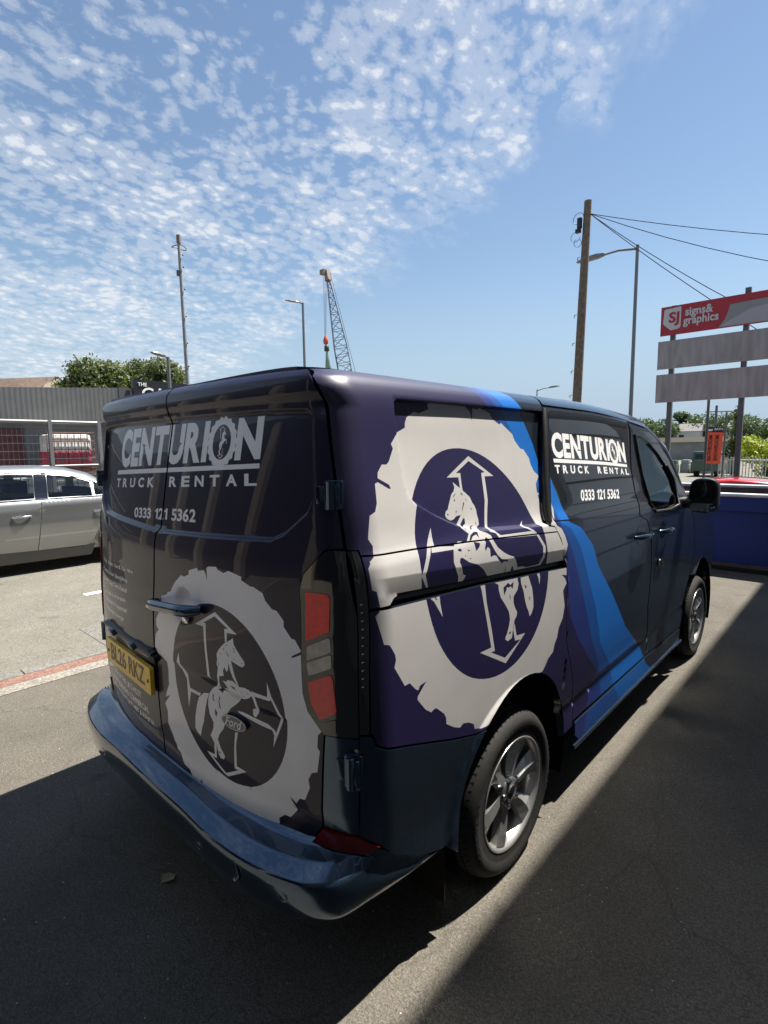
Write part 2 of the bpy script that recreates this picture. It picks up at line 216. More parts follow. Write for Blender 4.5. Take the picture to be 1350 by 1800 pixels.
'side_tail':[[0.0077,1.261],[0.0707,1.2574],[0.083,1.235],[0.1044,1.1968],[0.1132,1.1522],[0.1151,1.1173],[0.1002,1.095],[0.0828,1.0842],[0.0712,1.1105],[0.0565,1.1309],[0.0437,1.1591],[0.0312,1.1994],[0.011,1.2365]],
'side_tail_holes':[[[0.0375,1.228],[0.0593,1.2136],[0.0482,1.2083]],[[0.0763,1.1738],[0.0876,1.1599],[0.0806,1.1487]]],
'side_arrows':[[[-0.3548,1.6741],[-0.1978,1.7466],[-0.0451,1.666],[-0.109,1.6673],[-0.1148,1.5756],[-0.1539,1.4719],[-0.1414,1.4621],[-0.1155,1.446],[0.1288,1.433],[0.1679,1.4152],[0.1578,1.4114],[-0.118,1.4339],[-0.1324,1.4395],[-0.145,1.457],[-0.1806,1.4676],[-0.1704,1.4738],[-0.136,1.5773],[-0.1285,1.6806],[-0.1025,1.6834],[-0.2008,1.7286],[-0.294,1.6875],[-0.2669,1.6864],[-0.2701,1.65],[-0.2706,1.6226],[-0.2849,1.6327],[-0.2828,1.6718]],[[-0.5374,1.5206],[-0.5432,1.4606],[-0.4288,1.4479],[-0.4342,1.4379],[-0.5689,1.4442],[-0.5595,1.4683],[-0.6209,1.381],[-0.6015,1.3369],[-0.6098,1.3349],[-0.644,1.3809],[-0.5802,1.4708]],[[-0.6147,1.3098],[-0.5834,1.3062],[-0.5722,1.2919],[-0.5661,1.2908],[-0.5742,1.3055],[-0.5493,1.3026],[-0.5479,1.279],[-0.5341,1.2292],[-0.5848,1.2894]],[[0.1165,1.4748],[0.0946,1.4539],[0.1393,1.4367],[0.1804,1.4107],[0.2329,1.3563],[0.2304,1.3082],[0.197,1.2772],[0.1785,1.2804],[0.2095,1.316],[0.2102,1.3553],[0.152,1.4226],[0.0736,1.4548]],[[0.001,1.3027],[0.0379,1.3005],[0.0741,1.2898],[0.1838,1.2847],[0.1892,1.2761],[0.0592,1.2864],[0.0082,1.2918]],[[0.1411,1.2571],[0.1683,1.2539],[0.1751,1.2345],[0.1692,1.2018],[0.1586,1.2333]],[[-0.2863,1.2897],[-0.2551,1.2846],[-0.2458,1.2161],[-0.2126,1.1048],[-0.1908,1.0186],[-0.218,1.0201],[-0.1148,0.9675],[0.0077,1.0083],[-0.0377,1.0147],[-0.053,1.0624],[-0.0429,1.0885],[-0.026,1.0323],[0.0451,1.0243],[-0.1076,0.9435],[-0.292,1.0412],[-0.2161,1.0387],[-0.2661,1.2207],[-0.2776,1.2677]]],
'rear_ring':[[0.0538,1.1827],[0.0621,1.2157],[0.0656,1.2409],[0.1074,1.2527],[0.1115,1.2622],[0.1339,1.2682],[0.1632,1.3055],[0.2092,1.3403],[0.2295,1.3369],[0.2609,1.3498],[0.2609,1.3644],[0.313,1.3797],[0.3202,1.3704],[0.3551,1.3771],[0.3653,1.3623],[0.372,1.3439],[0.3699,1.387],[0.3784,1.3929],[0.4203,1.3973],[0.4299,1.3887],[0.4604,1.3808],[0.4839,1.3915],[0.5453,1.38],[0.5453,1.3686],[0.5869,1.3532],[0.597,1.3545],[0.636,1.3391],[0.6477,1.3165],[0.6734,1.2943],[0.6914,1.2914],[0.7183,1.2643],[0.7188,1.2463],[0.7474,1.2146],[0.7599,1.2129],[0.7832,1.1808],[0.749,1.1607],[0.7511,1.1556],[0.7854,1.1722],[0.7924,1.0657],[0.8061,1.0053],[0.8501,0.9473],[0.8355,0.9322],[0.8323,0.8913],[0.8402,0.8811],[0.8289,0.8109],[0.8097,0.8037],[0.7976,0.7795],[0.8,0.7506],[0.7794,0.7039],[0.7591,0.7019],[0.7436,0.6795],[0.7194,0.6957],[0.7431,0.6548],[0.7148,0.6196],[0.6932,0.6209],[0.6676,0.5997],[0.6675,0.581],[0.6409,0.5544],[0.4654,0.5465],[0.2711,0.5447],[0.2783,0.5939],[0.2591,0.5654],[0.2087,0.5722],[0.1971,0.5961],[0.1575,0.6032],[0.1401,0.6388],[0.1141,0.6496],[0.0962,0.6955],[0.0635,0.7357],[0.0692,0.7897],[0.0529,0.8152],[0.1019,0.8632],[0.0631,0.8442],[0.071,0.862],[0.0972,0.9053],[0.098,0.965],[0.091,0.9907],[0.0342,1.0082],[0.0062,1.0339],[0.0156,1.0829],[0.0425,1.1053],[0.0236,1.1218],[0.0244,1.145]],
'rear_horse':[[0.5101,1.1762],[0.5153,1.155],[0.5264,1.1419],[0.5456,1.1236],[0.5623,1.1076],[0.5646,1.0984],[0.5579,1.0885],[0.5446,1.087],[0.5254,1.0926],[0.5016,1.0973],[0.516,1.0522],[0.5309,1.0273],[0.5363,1.0173],[0.5613,1.0205],[0.5798,1.018],[0.594,1.0088],[0.6045,1.0001],[0.6127,0.9826],[0.619,0.9646],[0.613,0.9462],[0.5997,0.9286],[0.5891,0.9343],[0.5889,0.9541],[0.6029,0.9605],[0.6036,0.9775],[0.597,0.9927],[0.5901,1.0008],[0.5787,0.9896],[0.5597,0.982],[0.5444,0.9809],[0.5198,0.9558],[0.4858,0.929],[0.4629,0.9018],[0.4567,0.8762],[0.4514,0.8633],[0.4406,0.8418],[0.4178,0.8161],[0.406,0.7937],[0.4188,0.767],[0.4383,0.7426],[0.4319,0.7279],[0.4134,0.7259],[0.4037,0.7397],[0.3963,0.7716],[0.3916,0.7195],[0.3799,0.7216],[0.3848,0.7739],[0.3659,0.7957],[0.3837,0.8235],[0.3889,0.8498],[0.3697,0.8746],[0.3629,0.9093],[0.3673,0.9349],[0.3759,0.9547],[0.3962,0.9768],[0.42,0.9906],[0.4342,1.0061],[0.4286,1.0282],[0.4345,1.0588],[0.4283,1.069],[0.4313,1.0872],[0.4289,1.1041],[0.4392,1.1208],[0.4525,1.1351],[0.4695,1.15],[0.4861,1.159],[0.5023,1.1691]],
'rear_horse_holes':[[[0.4399,1.031],[0.464,1.0384],[0.4604,1.0534],[0.4674,1.0695],[0.4773,1.0546],[0.486,1.0623],[0.489,1.0888],[0.4971,1.0621],[0.5077,1.0431],[0.5286,1.0197],[0.5072,1.0302],[0.4804,1.0279],[0.4759,1.0196],[0.4568,1.0206],[0.4853,0.9988],[0.4642,0.9963],[0.4806,0.9874],[0.455,0.9851],[0.4478,0.9714],[0.4239,0.9798],[0.4465,0.9887],[0.439,1.0132]],[[0.4922,1.0127],[0.5144,1.0105],[0.5207,1.0015],[0.5061,1.0055]],[[0.4746,1.1426],[0.4862,1.1492],[0.4821,1.1435]],[[0.4618,1.128],[0.4683,1.1356],[0.4669,1.1282]],[[0.4466,1.108],[0.452,1.1135],[0.4509,1.1075]],[[0.4363,1.0695],[0.4402,1.0791],[0.4407,1.0696]],[[0.4778,1.1276],[0.4827,1.123],[0.4921,1.1066],[0.4857,1.1109]],[[0.5074,1.145],[0.5217,1.1368],[0.5154,1.1369]],[[0.5121,1.1312],[0.5209,1.1324],[0.5161,1.1281]],[[0.5132,1.1083],[0.5172,1.1078],[0.5185,1.1004]],[[0.5488,1.1005],[0.5535,1.1029],[0.5549,1.0991]],[[0.5415,1.0021],[0.5531,1.0044],[0.5453,1.0011]],[[0.5689,1.0055],[0.5829,1.0019],[0.5725,1.0021]],[[0.5533,0.9903],[0.5609,0.9922],[0.5562,0.9887]],[[0.395,0.9564],[0.3994,0.9523],[0.3949,0.942],[0.4015,0.9288],[0.3911,0.9334],[0.3906,0.9468]],[[0.4288,0.9559],[0.433,0.9527],[0.4266,0.936],[0.4351,0.9101],[0.4261,0.9149],[0.422,0.9347]],[[0.4006,0.9045],[0.4136,0.8932],[0.4076,0.8763],[0.3999,0.883]],[[0.4051,0.7496],[0.4188,0.7488],[0.4087,0.7421]]],
'rear_tail':[[0.3191,0.9263],[0.3408,0.9433],[0.3708,0.9503],[0.3593,0.9258],[0.3466,0.8913],[0.3351,0.8505],[0.3307,0.8342],[0.3171,0.8076],[0.3041,0.7711],[0.2841,0.7802],[0.2723,0.7922],[0.2787,0.8394],[0.2949,0.8887],[0.308,0.9176]],
'rear_arrows':[[[0.3077,1.1845],[0.4185,1.2449],[0.5287,1.1899],[0.4813,1.1866],[0.482,1.1595],[0.4729,1.1535],[0.4684,1.1981],[0.487,1.2005],[0.4169,1.2304],[0.3541,1.1973],[0.3686,1.1981],[0.3747,1.1095],[0.3883,1.018],[0.3959,1.0125],[0.3758,1.0148],[0.364,1.1071],[0.3555,1.1845]],[[0.6563,1.0603],[0.6727,1.0176],[0.7146,0.9545],[0.6866,0.89],[0.6679,0.8469],[0.6733,0.8864],[0.6822,0.9],[0.7035,0.9524],[0.6698,1.0087],[0.6679,1.0014],[0.5956,1.0022],[0.5888,1.0159],[0.6566,1.0125]],[[0.5184,0.9294],[0.544,0.9321],[0.6499,0.9199],[0.6759,0.9067],[0.6815,0.8992],[0.674,0.8872],[0.6659,0.904],[0.6218,0.9076],[0.5529,0.9187],[0.526,0.9242]],[[0.5008,0.8486],[0.5154,0.8537],[0.5038,0.8137],[0.5006,0.7946],[0.4971,0.7264],[0.5418,0.7208],[0.4385,0.6655],[0.3362,0.7263],[0.3786,0.729],[0.39,0.7253],[0.3913,0.7178],[0.3672,0.7169],[0.4364,0.6792],[0.5029,0.7131],[0.4844,0.7141],[0.4912,0.7915]],[[0.1927,1.0544],[0.2015,1.0133],[0.2425,0.9846],[0.2545,0.9374],[0.322,0.936],[0.3138,0.9241],[0.2588,0.9246],[0.2387,0.8593],[0.2354,0.9651],[0.2143,0.9857],[0.1771,1.0158]]],
't_side_name':[[0.4499,1.7273],[1.4123,1.687],[1.4243,1.8086],[0.4616,1.8439]],
't_side_bar':[[0.4515,1.7046],[1.4091,1.6596],[1.4145,1.6753],[0.4513,1.7222]],
't_side_sub':[[0.4487,1.655],[1.4202,1.6125],[1.4222,1.6478],[0.4539,1.6935]],
't_side_tel':[[0.6779,1.511],[1.1937,1.4851],[1.2154,1.5353],[0.6923,1.5646]],
'side_o':[[1.2381,1.7549],[1.1559,1.7535],[1.3232,1.755],[1.2623,1.8203],[1.2104,1.6887]],
't_rear_name':[[-0.5037,1.7096],[0.5672,1.7505],[0.5713,1.8859],[-0.5039,1.8737]],
't_rear_bar':[[-0.5431,1.6765],[0.5672,1.7213],[0.5671,1.7369],[-0.5353,1.6956]],
't_rear_sub':[[-0.5428,1.619],[0.562,1.6664],[0.5563,1.7056],[-0.541,1.6586]],
't_rear_tel':[[-0.2647,1.5073],[0.2485,1.5279],[0.2448,1.5735],[-0.2694,1.5472]],
'rear_o':[[0.357,1.8178],[0.2771,1.8174],[0.4315,1.8182],[0.3486,1.8951],[0.367,1.7423]],
't_list':[[[-0.7081,1.2634],[-0.2063,1.2832],[-0.2039,1.2971],[-0.695,1.2816]],[[-0.7061,1.2211],[-0.2624,1.2363],[-0.2603,1.254],[-0.6995,1.237]],[[-0.6907,1.1776],[-0.2665,1.1918],[-0.2642,1.2118],[-0.6863,1.1931]],[[-0.6263,1.1252],[-0.2827,1.1491],[-0.2791,1.165],[-0.6237,1.1388]],[[-0.6369,1.091],[-0.2726,1.1053],[-0.2673,1.1253],[-0.6311,1.1083]],[[-0.624,1.0517],[-0.3125,1.0606],[-0.303,1.0796],[-0.6182,1.069]]],
't_ford':[[0.4604,0.8676],[0.5364,0.8697],[0.5416,0.8902],[0.4694,0.903]],
'ford':[[0.5078,0.8877],[0.4404,0.8915],[0.5682,0.8891],[0.5162,0.926],[0.5029,0.8499]],
'plate':[[-0.5193,0.8052],[0.0025,0.8151],[0.0725,0.9587],[-0.4236,0.9359]],
'R':[[0.2454,1.9235],[0.3265,1.7881],[0.352,1.7095],[0.4937,1.4291],[0.6083,1.3939],[0.7483,1.2868],[0.8244,1.1653],[1.0223,0.9855],[1.277,0.7333],[1.6274,0.4971],[1.7471,0.3551],[1.8791,0.2772]],
'mid1':[[0.41,1.4316],[0.498,1.4028],[0.5975,1.3004],[0.6979,1.121],[0.7932,0.965],[0.8973,0.7326],[1.0814,0.5661],[1.1713,0.3831],[1.2571,0.3055]],
'mid2':[[0.4263,1.4001],[0.4947,1.3076],[0.5575,1.1957],[0.6641,0.9949],[0.7598,0.8079],[0.9154,0.5959],[0.981,0.3933],[1.0848,0.3095]],
'mid3':[[0.4316,1.3845],[0.4471,1.2],[0.4815,0.9896],[0.602,0.8351],[0.7517,0.695],[0.896,0.5835]]}
def pchip(xs, ys):
    xs=np.asarray(xs,float); ys=np.asarray(ys,float)
    h=np.diff(xs); d=np.diff(ys)/h; m=np.zeros_like(ys)
    for i in range(1,len(xs)-1):
        if d[i-1]*d[i]>0:
            w1=2*h[i]+h[i-1]; w2=h[i]+2*h[i-1]; m[i]=(w1+w2)/(w1/d[i-1]+w2/d[i])
    m[0]=d[0]; m[-1]=d[-1]
    def f(x):
        x=np.clip(np.asarray(x,float),xs[0],xs[-1]); i=np.clip(np.searchsorted(xs,x)-1,0,len(h)-1)
        t=(x-xs[i])/h[i]; t2=t*t; t3=t2*t
        return (2*t3-3*t2+1)*ys[i]+(t3-2*t2+t)*h[i]*m[i]+(-2*t3+3*t2)*ys[i+1]+(t3-t2)*h[i]*m[i+1]
    return f
def sst(a,b,x):
    t=np.clip((np.asarray(x,float)-a)/(b-a),0,1); return t*t*(3-2*t)
# cross-section tables over v
XV=pchip([.20,.30,.40,.50,.58,.66,.80,1.0,1.2,1.35,1.43,1.49,1.60,1.72,1.80,1.87,1.91,1.95,2.0,2.06,2.2,2.4,2.6,2.82],
         [.965,.975,.979,.978,.982,.989,.997,1.0,.997,.990,.980,.958,.935,.910,.895,.883,.875,.863,.836,.780,.642,.442,.242,0.])
ZV=pchip([0,1.80,1.87,1.91,1.95,2.0,2.06,2.2,2.4,2.6,2.82],[0,1.80,1.87,1.910,1.949,1.991,2.019,2.037,2.046,2.050,2.052])
def drop(y): return .05*sst(.9,2.2,y)+.10*sst(1.8,3.2,y)
RC=.12; UC=-.80; UE=-.9125; AE=(UC-UE)/RC
def dist_seg(px,py,pts,closed=True):
    pts=np.asarray(pts,float); n=len(pts); best=np.full(np.shape(px),1e9)
    for i in range(n if closed else n-1):
        a=pts[i]; b=pts[(i+1)%n]; ab=b-a; L=ab@ab+1e-12
        t=np.clip(((px-a[0])*ab[0]+(py-a[1])*ab[1])/L,0,1)
        best=np.minimum(best,np.hypot(px-a[0]-t*ab[0],py-a[1]-t*ab[1]))
    return best
def inside(px,py,pts):
    pts=np.asarray(pts,float); n=len(pts); c=np.zeros(np.shape(px),bool); j=n-1
    for i in range(n):
        xi,yi=pts[i]; xj,yj=pts[j]
        cond=((yi>py)!=(yj>py))&(px<(xj-xi)*(py-yi)/(yj-yi+1e-15)+xi)
        c^=cond; j=i
    return c
YO=pchip([.30,.50,.58,.69,.88,1.11,1.31,1.42,1.48,1.6,1.75,1.87,1.915,1.95,1.985,2.01,2.03,2.05],
         [-1.00,-1.012,-1.018,-1.028,-1.033,-1.029,-1.014,-1.006,-.995,-.974,-.948,-.925,-.917,-.926,-.922,-.903,-.872,-.83])
BUL=pchip([.3,1.2,1.7,2.04],[.14,.135,.10,.06])
def rear_base(x,v):
    y=YO(v)+BUL(v)*np.abs(x/.9)**2.6
    return y+2.3*np.clip(np.abs(x)-(XV(np.minimum(v,1.9))-.13),0,1)**2
def xend(v): return XV(v)-RC*(1-np.cos(AE))*np.clip(XV(v)/.8,0,1)
_lv=np.linspace(.2,2.03,60); _lt=rear_base(xend(_lv),_lv)-(UC-RC*np.sin(AE))
def lean(v): return np.interp(v,_lv,_lt)
RECESS=np.array(D['RECESS'])
SLOT=np.array(D['SLOT'])
def side(u,v,detail=True):
    u=np.asarray(u,float); v=np.asarray(v,float)
    x=XV(v); z=ZV(v)
    w=sst(1.30,2.0,v); yy=np.maximum(u,UC)
    z=z-drop(yy)*w
    if detail:
        # wheel-arch flares
        for yc in (0.,3.1):
            d=np.hypot(u-yc,z-.336)
            x=x+.012*sst(.505,.475,d)*sst(.2,.34,d)*(v<1.0)
        if RECESS is not None:
            d=dist_seg(u,v,RECESS); ins=inside(u,v,RECESS)&(u<.285+(v-1.436)*.287+.003)
            x=x-.024*np.where(ins,sst(0,.013,d),0)
        if SLOT is not None:
            vs=np.interp(u,SLOT[:,0],SLOT[:,1]); e=v-vs
            m=sst(-.85,-.80,u)
            x=x-m*.011*np.clip(1-e/.055,0,1)*(e>0)
    tp=.03*sst(2.8,3.7,u)+.32*np.clip((u-3.65)/.42,0,1)**2.4
    x=x-tp*np.clip(x/.9,0,1)
    a=np.clip((UC-u)/RC,0,2.)
    dx=RC*(1-np.cos(a)); dy=RC*np.sin(a)
    f=np.clip(x/.8,0,1)
    X=x-dx*f; Y=np.where(u<UC,UC-dy,u)+lean(v)*sst(-.3,-.8,u)
    return np.stack([X,Y,z],-1)
RWIN=np.array(D['RWIN'])
def rear(x,v,detail=True):
    x=np.asarray(x,float); v=np.asarray(v,float)
    y=rear_base(x,v)
    if detail and RWIN is not None:
        d=dist_seg(np.abs(x),v,RWIN); ins=inside(np.abs(x),v,RWIN)
        y=y+.018*np.where(ins,sst(0,.016,d),0)
    return np.stack([x,y,v+0*x],-1)
_rear0 = rear
def rear(x, v, detail=True):
    P = _rear0(x, v, detail)
    if detail:                                            # finger dish behind the door handle, crease across the doors
        d = np.hypot((P[..., 0]-.226)/1.0, (P[..., 2]-1.235)/1.05)
        P[..., 1] += .022*sst(.066, .025, d)
        zc = 1.0-.05*sst(.3, .75, np.abs(P[..., 0]))
        P[..., 1] += .006*sst(zc+.012, zc-.004, P[..., 2])*sst(.60, .68, P[..., 2])*sst(.80, .72, np.abs(P[..., 0]))
        P[..., 1] += .004*sst(.672, .665, P[..., 2])
    return P
_TX = pchip([0, .242, .442, .642, .72, .780, .836, .863], [2.052, 2.050, 2.046, 2.037, 2.029, 2.019, 1.991, 1.949])
def roof(x, y, detail=True):
    x = np.asarray(x, float); y = np.asarray(y, float); ax = np.abs(x)
    z = _TX(ax)-drop(np.maximum(y, UC))-.030*np.clip(1-(ax/.78)**2, 0, 1)*sst(-.55, -.88, y)
    for xc in (.0, .34):
        z = z+.014*sst(.085, .055, np.abs(ax-xc))*sst(-.76, -.66, y)*sst(1.75, 1.6, y)
    return np.stack([x, y, z], -1)
SURF = {'S': lambda a, b: side(a, b), 'R': lambda a, b: rear(a, b), 'T': lambda a, b: roof(a, b)}
def surf_pn(kind, u, v, e=7e-4):
    f = SURF[kind]; P = f(u, v)
    n = np.cross(f(u+e, v)-f(u-e, v), f(u, v+e)-f(u, v-e)); n /= np.linalg.norm(n, axis=-1, keepdims=True)+1e-15
    return P, n
def inset(poly, d):
    P = np.array(poly, float); n = len(P); A = .5*np.sum(P[:, 0]*np.roll(P[:, 1], -1)-np.roll(P[:, 0], -1)*P[:, 1])
    if A < 0: P = P[::-1].copy()
    Q = []
    for i in range(n):
        a, b, c = P[i-1], P[i], P[(i+1) % n]
        e1 = (b-a)/(np.linalg.norm(b-a)+1e-12); e2 = (c-b)/(np.linalg.norm(c-b)+1e-12)
        n1 = np.array([-e1[1], e1[0]]); n2 = np.array([-e2[1], e2[0]]); m = n1+n2; k = 1+n1@n2
        Q.append(b+(m/k if k > .3 else n1)*d)
    return np.array(Q)
def dens(poly, g):
    P = np.array(poly, float); out = []
    for i in range(len(P)):
        a, b = P[i], P[(i+1) % len(P)]; k = max(1, int(math.ceil(np.linalg.norm(b-a)/g)))
        out += [a+(b-a)*j/k for j in range(k)]
    return np.array(out)
def rounded(poly, r, k=4):
    P = np.array(poly, float); n = len(P); out = []
    for i in range(n):
        a, b, c = P[i-1], P[i], P[(i+1) % n]; la, lc = np.linalg.norm(a-b), np.linalg.norm(c-b)
        q = min(r, la*.45, lc*.45); p0 = b+(a-b)/la*q; p1 = b+(c-b)/lc*q
        for j in range(k+1):
            t = j/k; out.append((1-t)**2*p0+2*t*(1-t)*b+t*t*p1)
    return np.array(out)
def segs(*polys):
    S = []
    for p in polys:
        P = np.array(p, float); S.append(np.c_[P, np.roll(P, -1, 0)])
    return np.concatenate(S)
def parity(px, py, S):
    c = np.zeros(px.shape, bool)
    for x0, y0, x1, y1 in S:
        if y0 == y1: continue
        m = (y0 > py) != (y1 > py)
        if m.any(): c[m] ^= px[m] < (x1-x0)*(py[m]-y0)/(y1-y0)+x0
    return c
def panel(name, kind, loops, mats, parent=None, decals=(), grid=.03, off=0., thick=.016, gap=.0028, mirror=False, feats=(), rim=None):
    loops = [inset(loops[0], gap) if gap else np.array(loops[0], float)]+[inset(l, -gap) if gap else np.array(l, float) for l in loops[1:]]
    LS = segs(*loops); lo = LS[:, :2].min(0)-.001; hi = LS[:, :2].max(0)+.001
    V = []; E = []
    def loop(p):
        o = len(V); V.extend(map(tuple, p)); n = len(p); E.extend([(o+i, o+(i+1) % n) for i in range(n)])
    for l in loops: loop(dens(l, grid))
    dec = []
    for S, mi in decals:
        S = np.asarray(S, float)
        a = np.minimum(S[:, :2], S[:, 2:]); b = np.maximum(S[:, :2], S[:, 2:])
        k = (b[:, 0] > lo[0]) & (a[:, 0] < hi[0]) & (b[:, 1] > lo[1]) & (a[:, 1] < hi[1])
        if not ((a[:, 1].min() < hi[1]) and (b[:, 1].max() > lo[1]) and (a[:, 0].min() < hi[0]) and (b[:, 0].max() > lo[0])): continue
        dec.append((S, mi))
        for x0, y0, x1, y1 in S[k]:
            n_ = max(1, int(math.ceil(math.hypot(x1-x0, y1-y0)/grid))); o = len(V); V.extend([(x0+(x1-x0)*t/n_, y0+(y1-y0)*t/n_) for t in range(n_+1)]); E.extend([(o+t, o+t+1) for t in range(n_)])
    for f in feats:
        P = np.array(f, float)
        for i in range(len(P)-1):
            x0, y0 = P[i]; x1, y1 = P[i+1]; n_ = max(1, int(math.ceil(math.hypot(x1-x0, y1-y0)/grid))); o = len(V); V.extend([(x0+(x1-x0)*t/n_, y0+(y1-y0)*t/n_) for t in range(n_+1)]); E.extend([(o+t, o+t+1) for t in range(n_)])
    gu = np.arange(lo[0]+grid*.37, hi[0], grid); gv = np.arange(lo[1]+grid*.41, hi[1], grid)
    g = np.array([(a+(.5*grid if j % 2 else 0), b) for j, b in enumerate(gv) for a in gu])
    if len(g):
        g = g[parity(g[:, 0], g[:, 1], LS)]; V.extend(map(tuple, g))
    ov, oe, of, *_ = delaunay_2d_cdt([Vector(p) for p in V], E, [], 0, 2e-5)
    U = np.array([tuple(p) for p in ov]); T = np.array([f for f in of if len(f) == 3])
    C = U[T].mean(1); keep = parity(C[:, 0], C[:, 1], LS); T = T[keep]; C = C[keep]
    d1 = U[T[:, 1]]-U[T[:, 0]]; d2 = U[T[:, 2]]-U[T[:, 0]]; ar = d1[:, 0]*d2[:, 1]-d1[:, 1]*d2[:, 0]
    T = T[np.abs(ar) > 1e-10]; C = C[np.abs(ar) > 1e-10]; ar = ar[np.abs(ar) > 1e-10]; T[ar < 0] = T[ar < 0][:, ::-1]
    mi = np.zeros(len(T), int)
    for S, k in dec: mi[parity(C[:, 0], C[:, 1], S)] = k
    used = np.unique(T); remap = -np.ones(len(U), int); remap[used] = np.arange(len(used)); U = U[used]; T = remap[T]
    P, nrm = surf_pn(kind, U[:, 0], U[:, 1]); P = P+nrm*off
    verts = P.tolist(); faces = T.tolist(); mis = mi.tolist(); ln = nrm[T].reshape(-1, 3).tolist()
    if thick:
        cnt = {}
        for t in T:
            for a, b in ((t[0], t[1]), (t[1], t[2]), (t[2], t[0])):
                cnt[(a, b)] = cnt.get((a, b), 0)+1
        B = [(a, b) for (a, b) in cnt if (b, a) not in cnt]; ids = {}
        for a, b in B:
            for q in (a, b):
                if q not in ids: ids[q] = len(verts); verts.append(P[q].tolist())
        low = {}
        for q in list(ids): low[q] = len(verts); verts.append((P[q]-nrm[q]*thick).tolist())
        for a, b in B:
            faces.append([ids[b], ids[a], low[a], low[b]]); mis.append(0 if rim is None else rim)
            d = P[b]-P[a]; nn = np.cross(d, nrm[a]); nn /= np.linalg.norm(nn)+1e-12; ln += [nn.tolist()]*4
    verts = np.array(verts); ln = np.array(ln)
    if mirror:
        verts[:, 0] *= -1; ln[:, 0] *= -1; out = []; i = 0
        for f in faces: out.append(ln[i:i+len(f)][::-1]); i += len(f)
        ln = np.concatenate(out); faces = [f[::-1] for f in faces]
    me = bpy.data.meshes.new(name); me.from_pydata(verts.tolist(), [], faces)
    for m in (mats if isinstance(mats, (list, tuple)) else [mats]): me.materials.append(m)
    me.polygons.foreach_set('material_index', mis); me.polygons.foreach_set('use_smooth', [True]*len(faces)); me.update()
    if len(me.loops) == len(ln): me.normals_split_custom_set(ln.tolist())
    o = link(name, me, parent); o.cycles.shadow_terminator_geometry_offset = .25; o.cycles.shadow_terminator_offset = .12; return o
_txt = {}
def raw_glyph(s, bold=.02):
    cu = bpy.data.curves.new('t', 'FONT'); cu.body = s; cu.offset = bold; cu.resolution_u = 4; cu.fill_mode = 'FRONT'
    o = bpy.data.objects.new('t', cu); COL.objects.link(o); dg = bpy.context.evaluated_depsgraph_get(); dg.update()
    me = o.evaluated_get(dg).to_mesh(); vv = np.array([v.co[:2] for v in me.vertices]); cnt = {}
    for p in me.polygons:
        n = len(p.vertices)
        for i in range(n):
            a, b = p.vertices[i], p.vertices[(i+1) % n]; e = (min(a, b), max(a, b)); cnt[e] = cnt.get(e, 0)+1
    S = np.array([np.r_[vv[a], vv[b]] for (a, b), c in cnt.items() if c == 1])
    o.evaluated_get(dg).to_mesh_clear(); bpy.data.objects.remove(o); bpy.data.curves.remove(cu); return S
def raw_fill(ch, bold=.01):
    cu = bpy.data.curves.new('t', 'FONT'); cu.body = ch; cu.offset = bold; cu.resolution_u = 3; cu.fill_mode = 'FRONT'
    o = bpy.data.objects.new('t', cu); COL.objects.link(o); dg = bpy.context.evaluated_depsgraph_get(); dg.update(); me = o.evaluated_get(dg).to_mesh()
    V = [tuple(v.co[:2]) for v in me.vertices]; F = [tuple(p.vertices) for p in me.polygons]
    o.evaluated_get(dg).to_mesh_clear(); bpy.data.objects.remove(o); bpy.data.curves.remove(cu); return V, F
def glyph(ch, bold):
    k = (ch, bold)
    if k not in _txt:
        S = raw_glyph(ch, bold)
        if ch == '1':                                     # a one with a flag and no feet
            h = raw_glyph('H', bold)[:, 3].max(); P = [(.17, 0), (.33, 0), (.33, h), (.20, h), (.15, h*.88), (.02, h*.80), (.02, h*.64), (.17, h*.70)]; S = segs(P)
        _txt[k] = S
    return _txt[k]
def glyph_segs(s, bold=.02):
    x = 0; out = []
    for ch in s:
        if ch == ' ': x += .34; continue
        S = glyph(ch, bold).copy(); S[:, [0, 2]] += x-S[:, [0, 2]].min(); x = S[:, [0, 2]].max()+(.055 if bold < .04 else .05); out.append(S)
    return np.concatenate(out)
def cap_h(bold):
    S = glyph_segs('H', bold); return S[:, [1, 3]].min(), S[:, [1, 3]].max()
def quadmap(x, y, q):
    q = np.array(q); x = x[..., None]; y = y[..., None]
    return (1-x)*(1-y)*q[0]+x*(1-y)*q[1]+x*y*q[2]+(1-x)*y*q[3]
def text_decal(s, quad, bold=.02, x0=0., x1=1., shear=0.):
    S = glyph_segs(s, bold); lo, hi = cap_h(bold); X = S[:, [0, 2]]; Y = (S[:, [1, 3]]-lo)/(hi-lo)
    X = x0+(x1-x0)*(X-X.min())/(X.max()-X.min())
    A = quadmap(X[:, 0], Y[:, 0], quad); B = quadmap(X[:, 1], Y[:, 1], quad); return np.c_[A, B]
def spaced_decal(s, quad, bold=.02, wide=.62):          # widely tracked capitals
    out = []; n = len(s); tot = n-1+wide
    for i, ch in enumerate(s):
        if ch == ' ': continue
        out.append(text_decal(ch, quad, bold, i/tot, (i+(wide if ch != 'I' else wide*.4))/tot))
    return np.concatenate(out)
